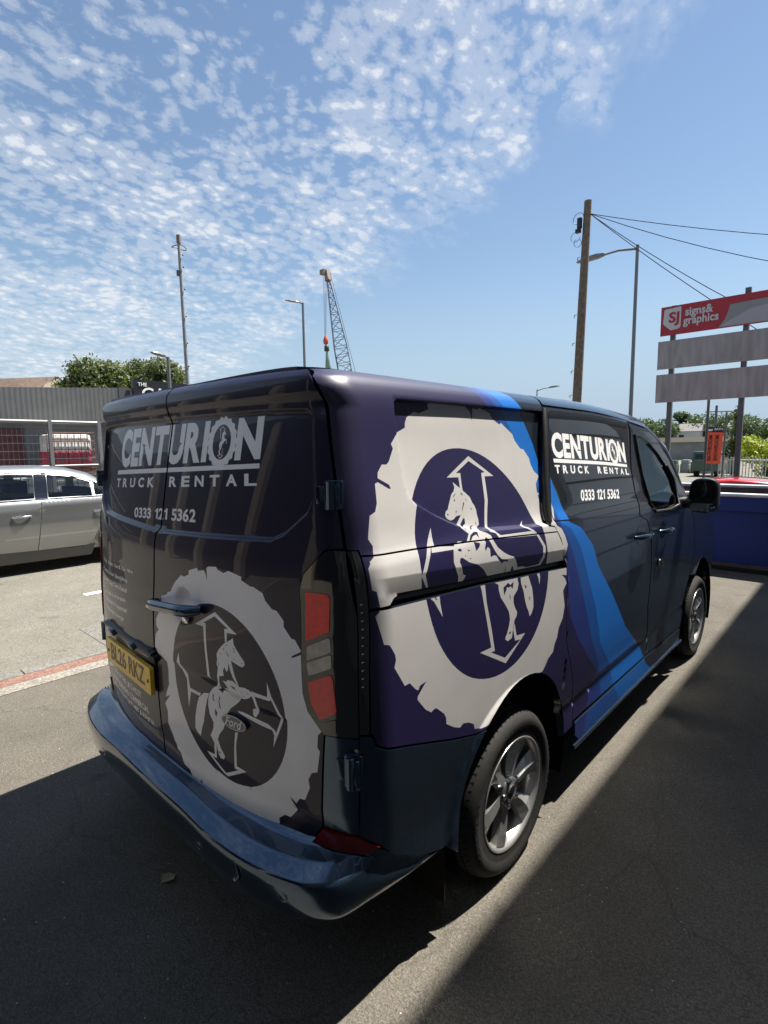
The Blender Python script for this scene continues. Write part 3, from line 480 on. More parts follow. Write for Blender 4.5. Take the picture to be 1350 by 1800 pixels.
def flat_text(name, s, size, mt, M, parent=None, bold=.0, thick=.004, shear=0., align='C', width=None):
    """raised lettering: real thin geometry, placed with matrix M (x right, y up, z out)"""
    cu = bpy.data.curves.new(name, 'FONT'); cu.body = s; cu.size = size; cu.offset = bold; cu.extrude = thick; cu.shear = shear; cu.resolution_u = 3
    cu.align_x = {'C': 'CENTER', 'L': 'LEFT'}[align]; cu.align_y = 'CENTER'
    o = bpy.data.objects.new('t', cu); COL.objects.link(o); dg = bpy.context.evaluated_depsgraph_get(); dg.update()
    me = bpy.data.meshes.new_from_object(o.evaluated_get(dg)); bpy.data.objects.remove(o); bpy.data.curves.remove(cu)
    if width:
        xs = [v.co.x for v in me.vertices]; k = width/(max(xs)-min(xs)); c = (max(xs)+min(xs))/2
        for v in me.vertices: v.co.x = (v.co.x-c)*k
    me.transform(M); me.materials.clear(); me.materials.append(mt); me.name = name
    return link(name, me, parent)
def frame(origin, xaxis, yaxis):
    x = Vector(xaxis).normalized(); y = Vector(yaxis); y = (y-x*y.dot(x)).normalized(); z = x.cross(y); o = Vector(origin)
    return Matrix(((x.x, y.x, z.x, o.x), (x.y, y.y, z.y, o.y), (x.z, y.z, z.z, o.z), (0, 0, 0, 1)))
def on(kind, u, v, off=0.):
    P, n = surf_pn(kind, np.array([u], float), np.array([v], float)); return Vector(P[0]+n[0]*off), Vector(n[0])
def on_frame(kind, u, v, off=0.):
    p, n = on(kind, u, v, off); q, _ = on(kind, u+.004, v, off); x = (q-p).normalized(); return frame(p, x, n.cross(x))
# ================================================================== THE GROUND
def ground_mat(name, c0, c1, scale=160., bumps=.5, patch=.25, rough=.9):
    m = bpy.data.materials.new(name); m.use_nodes = True; t = m.node_tree; b = t.nodes['Principled BSDF']; n = t.nodes.new; l = t.links.new
    b.inputs['Roughness'].default_value = rough; b.inputs['Specular IOR Level'].default_value = .25
    co = n('ShaderNodeTexCoord')
    vo = n('ShaderNodeTexVoronoi'); vo.inputs['Scale'].default_value = scale; l(co.outputs['Object'], vo.inputs['Vector'])
    no = n('ShaderNodeTexNoise'); no.inputs['Scale'].default_value = scale*.55; no.inputs['Detail'].default_value = 6; no.inputs['Roughness'].default_value = .65; l(co.outputs['Object'], no.inputs['Vector'])
    big = n('ShaderNodeTexNoise'); big.inputs['Scale'].default_value = .8; big.inputs['Detail'].default_value = 9; big.inputs['Roughness'].default_value = .66; l(co.outputs['Object'], big.inputs['Vector'])
    rp = n('ShaderNodeValToRGB'); e = rp.color_ramp.elements; e[0].position = .25; e[0].color = (*c0, 1); e[1].position = .78; e[1].color = (*c1, 1); l(no.outputs['Fac'], rp.inputs[0])
    sep = n('ShaderNodeSeparateColor'); l(vo.outputs['Color'], sep.inputs[0])
    r1 = n('ShaderNodeMapRange'); r1.inputs[3].default_value = .74; r1.inputs[4].default_value = 1.28; l(sep.outputs[0], r1.inputs[0])
    r2 = n('ShaderNodeMapRange'); r2.inputs[1].default_value = .3; r2.inputs[2].default_value = .7; r2.inputs[3].default_value = 1-patch; r2.inputs[4].default_value = 1+patch; l(big.outputs['Fac'], r2.inputs[0])
    mu = n('ShaderNodeMath'); mu.operation = 'MULTIPLY'; l(r1.outputs[0], mu.inputs[0]); l(r2.outputs[0], mu.inputs[1])
    x = n('ShaderNodeMix'); x.data_type = 'RGBA'; x.blend_type = 'MULTIPLY'; x.inputs[0].default_value = 1; l(rp.outputs[0], x.inputs[6]); l(mu.outputs[0], x.inputs[7]); l(x.outputs[2], b.inputs['Base Color'])
    sp = n('ShaderNodeTexVoronoi'); sp.inputs['Scale'].default_value = 38; l(co.outputs['Object'], sp.inputs['Vector'])
    s1 = n('ShaderNodeMapRange'); s1.inputs[1].default_value = .13; s1.inputs[2].default_value = .09; l(sp.outputs['Distance'], s1.inputs[0])
    s2 = n('ShaderNodeSeparateColor'); l(sp.outputs['Color'], s2.inputs[0]); s3 = n('ShaderNodeMath'); s3.operation = 'GREATER_THAN'; s3.inputs[1].default_value = .90; l(s2.outputs[1], s3.inputs[0])
    s4 = n('ShaderNodeMath'); s4.operation = 'MULTIPLY'; l(s1.outputs[0], s4.inputs[0]); l(s3.outputs[0], s4.inputs[1])
    # fine cracks, only here and there, and darker oily blots
    wp = n('ShaderNodeTexNoise'); wp.inputs['Scale'].default_value = 2.2; wp.inputs['Detail'].default_value = 5; l(co.outputs['Object'], wp.inputs['Vector'])
    wa = n('ShaderNodeVectorMath'); wa.operation = 'MULTIPLY_ADD'; l(wp.outputs['Color'], wa.inputs[0]); wa.inputs[1].default_value = (.5, .5, 0); l(co.outputs['Object'], wa.inputs[2])
    cv = n('ShaderNodeTexVoronoi'); cv.feature = 'DISTANCE_TO_EDGE'; cv.inputs['Scale'].default_value = .55; l(wa.outputs[0], cv.inputs['Vector'])
    c1_ = n('ShaderNodeMapRange'); c1_.inputs[1].default_value = .0; c1_.inputs[2].default_value = .004; c1_.inputs[3].default_value = .80; c1_.inputs[4].default_value = 1; l(cv.outputs['Distance'], c1_.inputs[0])
    ob = n('ShaderNodeTexNoise'); ob.inputs['Scale'].default_value = 2.6; ob.inputs['Detail'].default_value = 3; l(co.outputs['Object'], ob.inputs['Vector'])
    o1 = n('ShaderNodeMapRange'); o1.inputs[1].default_value = .66; o1.inputs[2].default_value = .76; o1.inputs[3].default_value = 1; o1.inputs[4].default_value = .62; l(ob.outputs['Fac'], o1.inputs[0])
    cm = n('ShaderNodeMath'); cm.operation = 'MULTIPLY'; l(c1_.outputs[0], cm.inputs[0]); l(o1.outputs[0], cm.inputs[1])
    x2 = n('ShaderNodeMix'); x2.data_type = 'RGBA'; x2.blend_type = 'MULTIPLY'; x2.inputs[0].default_value = 1; l(x.outputs[2], x2.inputs[6]); l(cm.outputs[0], x2.inputs[7]); x = x2
    y = n('ShaderNodeMix'); y.data_type = 'RGBA'; l(s4.outputs[0], y.inputs[0]); l(x.outputs[2], y.inputs[6]); y.inputs[7].default_value = (.42, .40, .36, 1); l(y.outputs[2], b.inputs['Base Color'])
    h = n('ShaderNodeMath'); h.operation = 'ADD'; l(vo.outputs['Distance'], h.inputs[0]); l(no.outputs['Fac'], h.inputs[1])
    bu = n('ShaderNodeBump'); bu.inputs['Strength'].default_value = bumps; bu.inputs['Distance'].default_value = .006; l(h.outputs[0], bu.inputs['Height']); l(bu.outputs[0], b.inputs['Normal'])
    return m
ASPH = ground_mat('forecourt asphalt', (.058, .054, .047), (.158, .143, .118), 200, .6)
ROADM = ground_mat('worn road surface', (.09, .087, .076), (.205, .19, .16), 130, .6, .18)
KERBM = ground_mat('concrete setts', (.11, .105, .095), (.18, .172, .155), 60, .3, .2)
REDM = ground_mat('worn red line paint', (.13, .075, .060), (.21, .115, .092), 70, .5, .3)
WHM = ground_mat('worn white line paint', (.12, .112, .098), (.27, .25, .215), 70, .5, .25)
def sheet(name, pts, z, m, kind='structure'):
    b = MB(); b.add([(x, y, z) for x, y in pts], [tuple(range(len(pts)))]); o = b.build(name, m, fix=False); o['kind'] = kind; return o
sheet('ground', [(-600, -300), (600, -300), (600, 900), (-600, 900)], -.02, ROADM)
sheet('forecourt', [(-2.945, -40), (14, -40), (14, 60), (-2.945, 60)], 0, ASPH)
sheet('road', [(-10.4, -60), (-2.94, -60), (-2.94, 120), (-10.4, 120)], -.008, ROADM)
# ================================================================== THE VAN
van = thing('van', 'large dark navy van with white tyre and horse emblem graphics, parked in the foreground', 'van')
ARC = (.03, .38); RA = .452; ARF = (3.13, .38)
def arc(c, r, a0, a1, n=22): return [(c[0]+r*math.cos(R(a0+(a1-a0)*i/n)), c[1]+r*math.sin(R(a0+(a1-a0)*i/n))) for i in range(n+1)]
def xe(v): return float(xend(np.array(v)))
SK = D['SLOT']
def slot(u): return SK[0][1]+(SK[1][1]-SK[0][1])*(u-SK[0][0])/(SK[1][0]-SK[0][0])
seamB = [(-.8772, 1.4745), (-.66, 1.467), (-.345, 1.4515), (-.067, 1.4330), (.3575, 1.4015)]
seam_slide = [(.437, 1.965), (.42, 1.93), (.285, 1.436), (.335, 1.4275), (.3575, 1.4015)]
seam_slide2 = [(.3900, 1.36), (.43, 1.27), (.4458, 1.17), (.438, 1.06), (.457, .86), (.52, .74), (.575, .62), (.60, .50), (.595, .41)]
# stripes: boundaries u(v)
def top(line, pts): return pts+[tuple(p) for p in line]
Rl = top(D['R'], [(.06, 2.20), (.137, 2.06)]); M1 = top(D['mid1'], [(-.10, 2.20), (-.02, 2.06), (.10, 1.92), (.22, 1.725), (.33, 1.573)])
M2 = top(D['mid2'], [(-.16, 2.20), (-.08, 2.06), (.04, 1.92), (.17, 1.72), (.28, 1.57)]); M3 = top(D['mid3'], [(-.22, 2.20), (-.14, 2.06), (-.03, 1.92), (.10, 1.72), (.24, 1.55)])+[(.80, .50), (.775, .385), (.70, .30)]
Rl = Rl+[(1.95, .22)]; M1 = M1+[(1.30, .22)]; M2 = M2+[(1.12, .22)]; M3 = M3+[(.66, .22)]
def band(a, b): return segs(list(a)+list(b)[::-1])
WRAPREG = segs([(-1.2, .2), (-1.2, 3.0)]+[(M3[0][0], 3.0)]+M3)
STR = [(WRAPREG, 1), (band(M3, M2), 2), (band(M2, M1), 3), (band(M1, Rl), 4)]
ring = segs(D['side_ring'], D['side_inner'])
horse = segs(D['side_horse'], *D['side_horse_holes']); tail = segs(D['side_tail'], *D['side_tail_holes'])
SIDE_DEC = STR+[(ring, 5)]+[(segs(a), 5) for a in D['side_arrows']]+[(horse, 5), (tail, 5)]
SM = [PAINT, WRAP, BL3, BL2, BL1, SILV, WHT]
rec_in = inset(D['RECESS'], .013)
RF = [list(map(tuple, inset(D['RECESS'], k))) for k in (.0001, .0033, .0065, .0098, .013)]
slotf = [[(-.85, slot(-.85)+k), (.44, slot(.44)+k)] for k in (.0525, .0575)]
arcf = [[(.0+r*math.cos(R(a)), .336+r*math.sin(R(a))) for a in range(-5, 186, 3)] for r in (.475, .482, .49, .498, .505)]
# rear quarter, above the sliding-door rail
panel('side_panel', 'S', [[(UE, 1.489), (-.8795, 1.489), (-.8772, 1.4745)]+seamB[1:]+seam_slide[::-1][1:]+[(.452, 2.06), (-.2, 2.06), (-.7, 2.06), (UE, 2.06)]], SM, van, SIDE_DEC, grid=.02, feats=RF)
panel('rail_cover', 'S', [seamB[::-1]+[(-.8785, 1.40), (-.8805, 1.3215), (-.81, 1.3225), (-.792, slot(-.792)-.008), (-.765, slot(-.765)), (-.3, slot(-.3)), (.05, slot(.05)), (.4285, slot(.43)), (.41, 1.33)]], SM, van, SIDE_DEC, grid=.018, feats=slotf, thick=.03)
lowq = [(-.8805, 1.3185), (-.7926, 1.3165), (-.276, 1.2885), (.05, 1.262), (.438, 1.2290)]+seam_slide2[2:]+[(.60, .385)]
lowq += arc(ARC, RA, 0, 128)[0:]+[(-.31, .735), (-.4808, .7843), (-.8268, .8945), (-.8615, .9126), (-.8742, .9475), (-.8815, .951)]
panel('lower_quarter_panel', 'S', [lowq], SM, van, SIDE_DEC, grid=.02, feats=arcf, thick=.03)
# the rail itself, dark, down in the slot
b = MB(); Pt = [on('S', u, slot(u)-.012, -.03)[0] for u in np.linspace(-.80, .42, 14)]
b.tube([p+Vector((-.012, 0, 0)) for p in Pt], .018, 6); b.build('door_rail', BLACKP, van)
# sliding door and front door
slide = [(.437, 1.965), (.285, 1.437), (.335, 1.4275), (.3575, 1.4015)]+seam_slide2[:-1]+[(.595, .412), (1.745, .405), (1.775, .50), (1.69, .75), (1.705, 1.0), (1.69, 1.2), (1.605, 1.322), (1.47, 1.362), (1.475, 1.64), (1.565, 1.90), (1.555, 1.955)]
tn, tb, tsu, tt = D['t_side_name'], D['t_side_bar'], D['t_side_sub'], D['t_side_tel']
sd_ = panel('sliding_door', 'S', [slide], SM, van, SIDE_DEC, grid=.024, feats=arcf, thick=.03)
def mini(center, ax, ay, pr, circ_src, src_c, src_r):        # the emblem again, small
    f = lambda p: [(center[0]+(x-src_c[0])/src_r*ax, center[1]+(y-src_c[1])/src_r*ay) for x, y in p]
    ou = [(center[0]+ax*1.62*(1+.035*(1 if (i % 4) < 2 else -1))*math.cos(i*math.pi/36), center[1]+ay*1.45*(1+.03*(1 if (i % 4) < 2 else -1))*math.sin(i*math.pi/36)) for i in range(72)]
    inn = [(center[0]+ax*1.02*math.cos(i*math.pi/20), center[1]+ay*1.02*math.sin(i*math.pi/20)) for i in range(40)]
    return [segs(ou, inn)]+[segs(f(p)) for p in pr]
def wordmark(quad, bold):
    S = glyph_segs('CENTURION', bold); w = np.ptp(S[:, [0, 2]]); a = np.ptp(glyph_segs('CENTURI', bold)[:, [0, 2]])/w; n = np.ptp(glyph_segs('N', bold)[:, [0, 2]])/w
    return text_decal('CENTURI', quad, bold, 0, a), text_decal('N', quad, bold, 1-n, 1), (a+1-n)/2, (1-n-a)
a1, n1, oc, ow = wordmark(tn, .045)
q = lambda x, y, Q: tuple(quadmap(np.array(x), np.array(y), Q))
so = q(oc, .46, tn); srt = np.linalg.norm(np.array(q(oc+ow*.5, .5, tn))-so); stt = np.linalg.norm(np.array(q(oc, 1.0, tn))-so)
glass_dec = STR[1:]+[(ring, 5), (a1, 6), (n1, 6), (segs(tb), 6), (spaced_decal('TRUCK RENTAL', tsu, .035), 6), (text_decal('0333 121 5362', tt, .03), 6)]
glass_dec += [(s, 6) for s in mini(so, srt*.62, stt*.74, D['side_arrows'][6:7]+[D['side_horse']]+D['side_arrows'][:1], None, (-.1987, 1.3432), .44)]
sg = panel('window_glass', 'S', [rounded([(.475, 1.945), (.335, 1.452), (1.455, 1.378), (1.462, 1.64), (1.538, 1.94)], .025)], [GLASSK]+SM[1:], sd_, glass_dec, grid=.04, off=.003, thick=.006, gap=0)
b = MB(); b.tube([on('S', u, v, -.004)[0] for u, v in ((.452, 1.95), (.421, 1.87), (.380, 1.73), (.345, 1.61), (.315, 1.50), (.300, 1.450))], [.017, .020, .020, .020, .020, .016], 8); b.build('window_seal', BLACKP, sd_)
fdo = [(1.575, 1.945), (1.59, 1.90), (1.487, 1.64), (1.482, 1.36), (1.615, 1.318), (1.70, 1.2), (1.715, 1.0), (1.70, .75), (1.788, .50), (1.755, .405), (2.60, .375), (2.64, .50)]+arc(ARF, .545, 158, 141, 6)+[(2.76, .86), (2.81, .97), (2.805, 1.08), (2.76, 1.20), (2.66, 1.295), (2.56, 1.40), (2.50, 1.50), (2.40, 1.64), (2.335, 1.735), (2.215, 1.815), (2.10, 1.885), (1.93, 1.93)]
fw = [(1.655, 1.868), (1.78, 1.868), (1.936, 1.832), (2.10, 1.765), (2.23, 1.675), (2.335, 1.56), (2.34, 1.36), (2.10, 1.345), (1.78, 1.362), (1.69, 1.42), (1.665, 1.60)]
fd_ = panel('front_door', 'S', [fdo, rounded(fw, .02)], [PAINT, BLACKG], van, [(segs([(1.48, 1.37), (1.70, 1.365), (1.64, 1.60), (1.63, 1.90), (1.55, 1.97), (1.46, 1.64)]), 1)], grid=.035, thick=.03)
GL = bpy.data.materials.new('car window glass'); GL.use_nodes = True; _t = GL.node_tree; _t.nodes.clear()
_o = _t.nodes.new('ShaderNodeOutputMaterial'); _m = _t.nodes.new('ShaderNodeMixShader'); _tr = _t.nodes.new('ShaderNodeBsdfTransparent'); _gl = _t.nodes.new('ShaderNodeBsdfGlossy'); _fr = _t.nodes.new('ShaderNodeFresnel')
_tr.inputs[0].default_value = (.80, .90, .86, 1); _gl.inputs['Roughness'].default_value = .01; _fr.inputs[0].default_value = 1.6
_t.links.new(_fr.outputs[0], _m.inputs[0]); _t.links.new(_tr.outputs[0], _m.inputs[1]); _t.links.new(_gl.outputs[0], _m.inputs[2]); _t.links.new(_m.outputs[0], _o.inputs[0])
panel('window_glass', 'S', [inset(fw, -.012)], GL, fd_, grid=.06, off=-.012, thick=0, gap=0)
b = MB(); b.tube([on('S', u, v, .001)[0] for u, v in inset(fw, -.006)[[10, 0, 1, 2, 3, 4, 5, 6]]], .010, 6); b.build('window_seal', BLACKP, fd_)
b = MB(); b.tube([on('S', u, v, .003)[0] for u, v in ((1.72, 1.385), (1.80, 1.358), (2.10, 1.338), (2.35, 1.322))], .006, 6); b.build('window_trim', CHROME, fd_)
# handles
def handle(parent, u0, u1, v0, v1):
    b = MB(); n = 9; V = []
    for i in range(n):
        t = i/(n-1); u = u0+(u1-u0)*t; v = v0+(v1-v0)*t; h = .010+.038*math.sin(math.pi*min(max(t, .0), 1))**.45; p, nn = on('S', u, v, h); V.append(p)
    b.tube(V, [.011, .015, .017, .0175, .0175, .0175, .017, .015, .011], 8); b.build('door_handle', BUMP_PAINT, parent)
    b = MB(); um, vm = (u0+u1)/2, (v0+v1)/2; P = [on('S', um+.075*math.cos(t), vm+.055*math.sin(t), .0015)[0] for t in np.linspace(0, 2*math.pi, 21)[:-1]]; b.add(P, [tuple(range(20))])
    b.build('handle_dish', BLACKG, parent, fix=False)
handle(sd_, 1.34, 1.62, 1.245, 1.235); handle(fd_, 1.83, 2.05, 1.223, 1.215)
for du in (0, .09):
    b = MB(); b.tube([on('S', 1.84+du*.7, 1.035-du*.1, .008)[0], on('S', 1.862+du*.7, .988-du*.1, .008)[0]], .010, 6); b.build('side_badge', CHROME, fd_)
# fender, bonnet, front end
def zb(y): return float(np.interp(y, [2.6, 2.8, 3.0, 3.3, 3.5, 3.7, 3.85, 3.98, 4.05], [1.33, 1.30, 1.265, 1.205, 1.13, 1.01, .88, .72, .60]))
fend = [(2.655, 1.30), (2.765, 1.205), (2.81, 1.08), (2.815, .97), (2.765, .86), (2.735, .76)]+arc(ARF, .478, 130, 128, 1)+arc(ARF, RA, 127, 12, 18)+[(3.60, .42), (4.05, .42), (4.05, .58)]+[(y, zb(y)-.02) for y in (3.98, 3.85, 3.7, 3.5, 3.3, 3.0, 2.8)]
panel('front_fender', 'S', [fend], PAINT, van, grid=.035, feats=[arc(ARF, r, 0, 180) for r in (.475, .505)], thick=.03)
panel('front_fender', 'S', [fend], PAINT, van, grid=.08, thick=.03, mirror=True)
b = MB(); ys = np.linspace(2.66, 4.06, 15); xs = np.linspace(-1, 1, 13); V = []
for y in ys:
    hw = float(side(np.array(min(y, 4.04)), np.array(min(zb(y)-.02, 1.9)))[0])-.004
    for t in xs: V.append((t*hw, y+.10*(1-t*t)*sst(3.4, 4.06, y), zb(y)-.018+.05*(1-abs(t)**3)))
b.add(V, [(i*13+j, i*13+j+1, i*13+j+14, i*13+j+13) for i in range(14) for j in range(12)], 0, True); b.build('bonnet', PAINT, van)
b = MB(); b.box((0, 4.03, .47), (1.36, .16, .36)); b.build('front_bumper', BLACKP, van, bevel=.05)
b = MB(); b.box((0, 4.10, .70), (1.2, .08, .16)); b.build('grille', BLACKG, van, bevel=.02)
# windscreen, A-pillars, header
pil = [(.815, 1.93, 1.905), (.835, 2.15, 1.83), (.855, 2.36, 1.74), (.872, 2.56, 1.60), (.885, 2.74, 1.44), (.905, 2.90, 1.30)]
for s in (1, -1):
    b = MB(); b.tube([(x*s-.02*s, y+.03, z) for x, y, z in pil], .045, 8); b.build('windscreen_pillar', PAINT, van)
b = MB(); V = []
for x, y, z in pil:
    for k in range(9):
        t = -1+k/4; V.append((x*t, y+.05+.16*(1-t*t), z+.005))
b.add(V, [(i*9+j, i*9+j+1, i*9+j+10, i*9+j+9) for i in range(5) for j in range(8)], 0, True); b.build('windscreen', GL, van)
# wing mirror
mr = Vector((1.115, 2.44, 1.415)); mo = MB(); prof = rounded([(-.105, -.125), (.095, -.125), (.095, .125), (-.085, .125)], .075, 6)
mo.prism([tuple(p) for p in prof], -.0, .085, M=Matrix.Translation(mr) @ Matrix(((1, 0, 0, 0), (0, 0, 1, 0), (0, 1, 0, 0), (0, 0, 0, 1)))); wm = mo.build('wing_mirror', BLACKP, van, bevel=.018)
MG = mat('mirror glass', (.04, .045, .05), .06, .9, 0)
def mglass(y0, y1):
    P = rounded([(-.088, y0), (.08, y0), (.08, y1), (-.072, y1)], .05 if y1 > .1 else .03, 5)
    return MB().prism([tuple(p) for p in P], -.004, .002, M=Matrix.Translation(mr) @ Matrix(((1, 0, 0, 0), (0, 0, 1, 0), (0, 1, 0, 0), (0, 0, 0, 1))))
mglass(-.045, .108).build('mirror_glass', MG, wm); mglass(-.112, -.055).build('mirror_glass', mat('wide angle mirror glass', (.5, .52, .55), .03, 1.), wm)
b = MB(); b.tube([(.91, 2.48, 1.36), (.97, 2.47, 1.355), (1.04, 2.47, 1.36)], [.06, .045, .04], 10); b.build('mirror_arm', BLACKP, wm)
b = MB(); b.box((-1.115, 2.48, 1.415), (.20, .09, .25)); b.build('wing_mirror', BLACKP, van, bevel=.03)
# sill
silp = [(.62, .397), (.63, .32), (.70, .268), (2.60, .262), (2.585, .368), (1.75, .397)]
panel('sill', 'S', [silp], SM, van, [(band(M3, M2), 3), (band(M2, M1), 3), (band(M1, Rl), 4), (segs([(.4, .2), (.4, .5), (.78, .5), (.74, .2)]), 2)], grid=.03, off=.004, thick=.05)
b = MB(); b.tube([on('S', u, .262, .004)[0] for u in np.linspace(.62, 2.62, 9)], .012, 8); b.build('sill_strip', BUMP_PAINT, van)
# far side, plain
farp = [(UE, .42), (UE, 2.06), (.3, 2.06), (1.4, 2.06), (1.56, 1.97), (1.93, 1.93), (2.215, 1.815), (2.40, 1.64), (2.56, 1.40), (2.66, 1.295), (2.765, 1.205), (2.81, .97), (2.735, .76)]+arc(ARF, .5, 131, 175, 6)+[(2.6, .27), (.62, .27)]+arc(ARC, RA, -12, 186, 24)
panel('side_panel', 'S', [farp, rounded(fw, .02), rounded([(.475, 1.94), (.36, 1.46), (1.44, 1.39), (1.45, 1.64), (1.52, 1.93)], .03)], SM[:5], van, STR, grid=.05, thick=.03, mirror=True)
panel('window_glass', 'S', [inset(fw, -.012)], GL, van, grid=.1, off=-.012, thick=0, gap=0, mirror=True)
panel('window_glass', 'S', [rounded([(.475, 1.94), (.36, 1.46), (1.44, 1.39), (1.45, 1.64), (1.52, 1.93)], .03)], GLASSK, van, grid=.1, off=.002, thick=.006, gap=0, mirror=True)
# roof
er = [tuple(side(np.array(u), np.array(2.06))[:2]) for u in np.r_[np.linspace(1.75, UC, 22), np.linspace(UC, UE, 6)[1:]]]
rr = [(x, float(rear(np.array(x), np.array(2.019))[1])) for x in np.linspace(er[-1][0]-.02, -er[-1][0]+.02, 25)]
rp = er+rr+[(-x, y) for x, y in er[::-1]]+[(-.5, 1.93), (0, 1.99), (.5, 1.93)]
panel('roof', 'T', [rp], [WRAP, BL1, PAINT], van, [(segs([(-1, .12), (1, .12), (1, 3), (-1, 3)]), 2), (segs([(-1, -.05), (1, -.05), (1, .12), (-1, .12)]), 1)], grid=.045, gap=.001, thick=.02)
panel('roof_rail', 'S', [[(.456, 1.972), (.458, 2.058), (1.74, 2.058), (1.93, 1.985), (1.93, 1.937), (1.57, 1.958)]], PAINT, van, grid=.03, thick=.02)
# ------------------------------------------------------------------ rear doors
def tline(v): return (xe(v)-.004, v)
inner_tail = [(.8566, .938), (.806, 1.0), (.790, 1.052), (.777, 1.372), (.790, 1.416), (.856, 1.4905)]
dr = [(.003, .556), (.70, .56), (.80, .577), (.832, .63), (.846, .8)]+inner_tail+[tline(v) for v in (1.494, 1.6, 1.7, 1.8, 1.88, 1.94, 1.975, 1.995)]+[(.765, 2.014), (.5, 2.022), (.25, 2.024), (.003, 2.024)]
RM = [REARW, SILVR, WHTR, PAINT]
rring = segs(D['rear_ring'], D['rear_inner']); rhorse = segs(D['rear_horse'], *D['rear_horse_holes'])
rq = D['t_rear_name']; a2, n2, oc2, ow2 = wordmark(rq, .045)
ro = q(oc2, .46, rq); rrt = np.linalg.norm(np.array(q(oc2+ow2*.5, .5, rq))-ro); rtt = np.linalg.norm(np.array(q(oc2, 1.02, rq))-ro)
RD = [(rring, 1)]+[(segs(a), 1) for a in D['rear_arrows']]+[(rhorse, 1), (segs(D['rear_tail']), 1), (a2, 2), (n2, 2), (segs(D['t_rear_bar']), 2), (spaced_decal('TRUCK RENTAL', D['t_rear_sub'], .035), 2), (text_decal('0333 121 5362', D['t_rear_tel'], .03), 2)]
RD += [(s, 2) for s in mini(ro, rrt*.62, rtt*.74, D['rear_arrows'][:1]+[D['rear_horse'], D['rear_arrows'][3]], None, (.4379, .9622), .31)]
rows = ["\u2022 Truck, Trailer, Van & Car Hire", "\u2022 Construction Specialists", "\u2022 Short & Long Term Rental", "\u2022 Flexible & Affordable", "\u2022 Maintained & Supported", "\u2022 Nationwide Coverage"]
for s, Q in zip(rows, D['t_list']): RD.append((text_decal(s, Q, .022), 2))
for s, x0, x1, z0, z1 in (("ONE OF THE UK'S MOST", -.56, -.18, .757, .784), ("COMPREHENSIVE COMMERCIAL", -.60, -.112, .712, .739), ("VEHICLE CONTRACT HIRE & RENTAL", -.61, -.066, .667, .694)):
    RD.append((text_decal(s, [(x0, z0), (x1, z0), (x1, z1), (x0, z1)], .022), 2))
win = D['RWIN'][1:-1]; rf = [list(map(tuple, inset(D['RWIN'], k)[1:-1])) for k in (.0001, .004, .008, .012, .016)]; rf = [[(max(x, .005), y) for x, y in p] for p in rf]
rf2 = [[(-x, y) for x, y in p] for p in rf]
hl = [[(.03, v), (.78, v)] for v in (1.918, 1.926, 1.934, 1.942, 1.950, 1.962, 1.974, 1.985, 1.997, 2.008)]; hl2 = [[(-x, y) for x, y in p] for p in hl]
d1 = panel('rear_door', 'R', [dr], RM, van, RD, grid=.018, feats=rf+hl+[arc((.226, 1.235), r, 0, 360, 20) for r in (.026, .045, .064)], thick=.03)
d2 = panel('rear_door', 'R', [[(-x, y) for x, y in dr][::-1]], RM, van, RD, grid=.018, feats=rf2+hl2, thick=.03)
b = MB(); V = []; pa, na = on('R', .045, 1.216); pb, nb = on('R', .350, 1.240)
for i in range(13):
    t = i/12; h = .008+.046*min(1, math.sin(math.pi*t)*2.6)**.7; V.append(pa.lerp(pb, t)+na.lerp(nb, t)*h)
b.tube(V, [.014, .018, .0195, .020, .020, .020, .020, .020, .020, .0205, .021, .021, .016], 12)
for k, p_ in enumerate(b.v): b.v[k] = (p_[0], p_[1], p_[2])
b.build('door_handle', BUMP_PAINT, d1)
b = MB(); p, n = on('R', .262, 1.188, .008); b.lathe([(-.008, .0), (-.008, .019), (.006, .019), (.008, .0)], 16, 'Y', p); b.build('key_lock', CHROME, d1)
# oval badge
fc = D['ford'][0]; ax_ = .060; M = on_frame('R', fc[0], fc[1], .006)
b = MB(); ov = lambda k: [(ax_*k*math.cos(t), .0245*k*math.sin(t)) for t in np.linspace(0, 2*math.pi, 33)[:-1]]
b.prism(ov(1.0), -.006, .0035, M=M); bd = b.build('oval_badge', mat('badge blue', (.006, .011, .022), .12, 0, 1.), van)
b = MB(); b.tube([M @ Vector((ax_*.93*math.cos(t), .0222*math.sin(t), .0035)) for t in np.linspace(0, 2*math.pi, 41)], .0013, 5, cap=False); b.build('badge_rim', WHT, bd)
flat_text('badge_script', 'Ford', .044, WHT, M @ Matrix.Translation((0, -.0005, .004)), bd, bold=.0006, thick=.001, shear=.35, width=.082)
# number plate on the left door
pm = on_frame('R', -.268, .888, .012)
b = MB(); b.prism([tuple(p) for p in rounded([(-.26, -.0555), (.26, -.0555), (.26, .0555), (-.26, .0555)], .008, 3)], -.012, .004, M=pm); npl = b.build('number_plate', [YEL], van)
flat_text('plate_characters', 'BL26 RKZ', .105, PLT, pm @ Matrix.Translation((-.0, 0, .0045)), npl, bold=.0015, thick=.0004, width=.40)
for x in (-.235, .235):
    b = MB(); b.lathe([(0, 0), (0, .007), (.003, .006), (.004, 0)], 12, 'Z', (x, -.002, .004)); b.v = [tuple(pm @ Vector(p)) for p in b.v]; b.build('plate_screw', mat('plate screw cap', (.25, .14, .02), .4), npl)
b = MB(); M2_ = on_frame('R', -.268, 1.000, .0); b.prism([(-.275, -.012), (.265, -.012), (.28, .012), (-.285, .012)], -.012, .014, M=M2_); lb = b.build('plate_lamp_bar', BLACKP, van, bevel=.004)
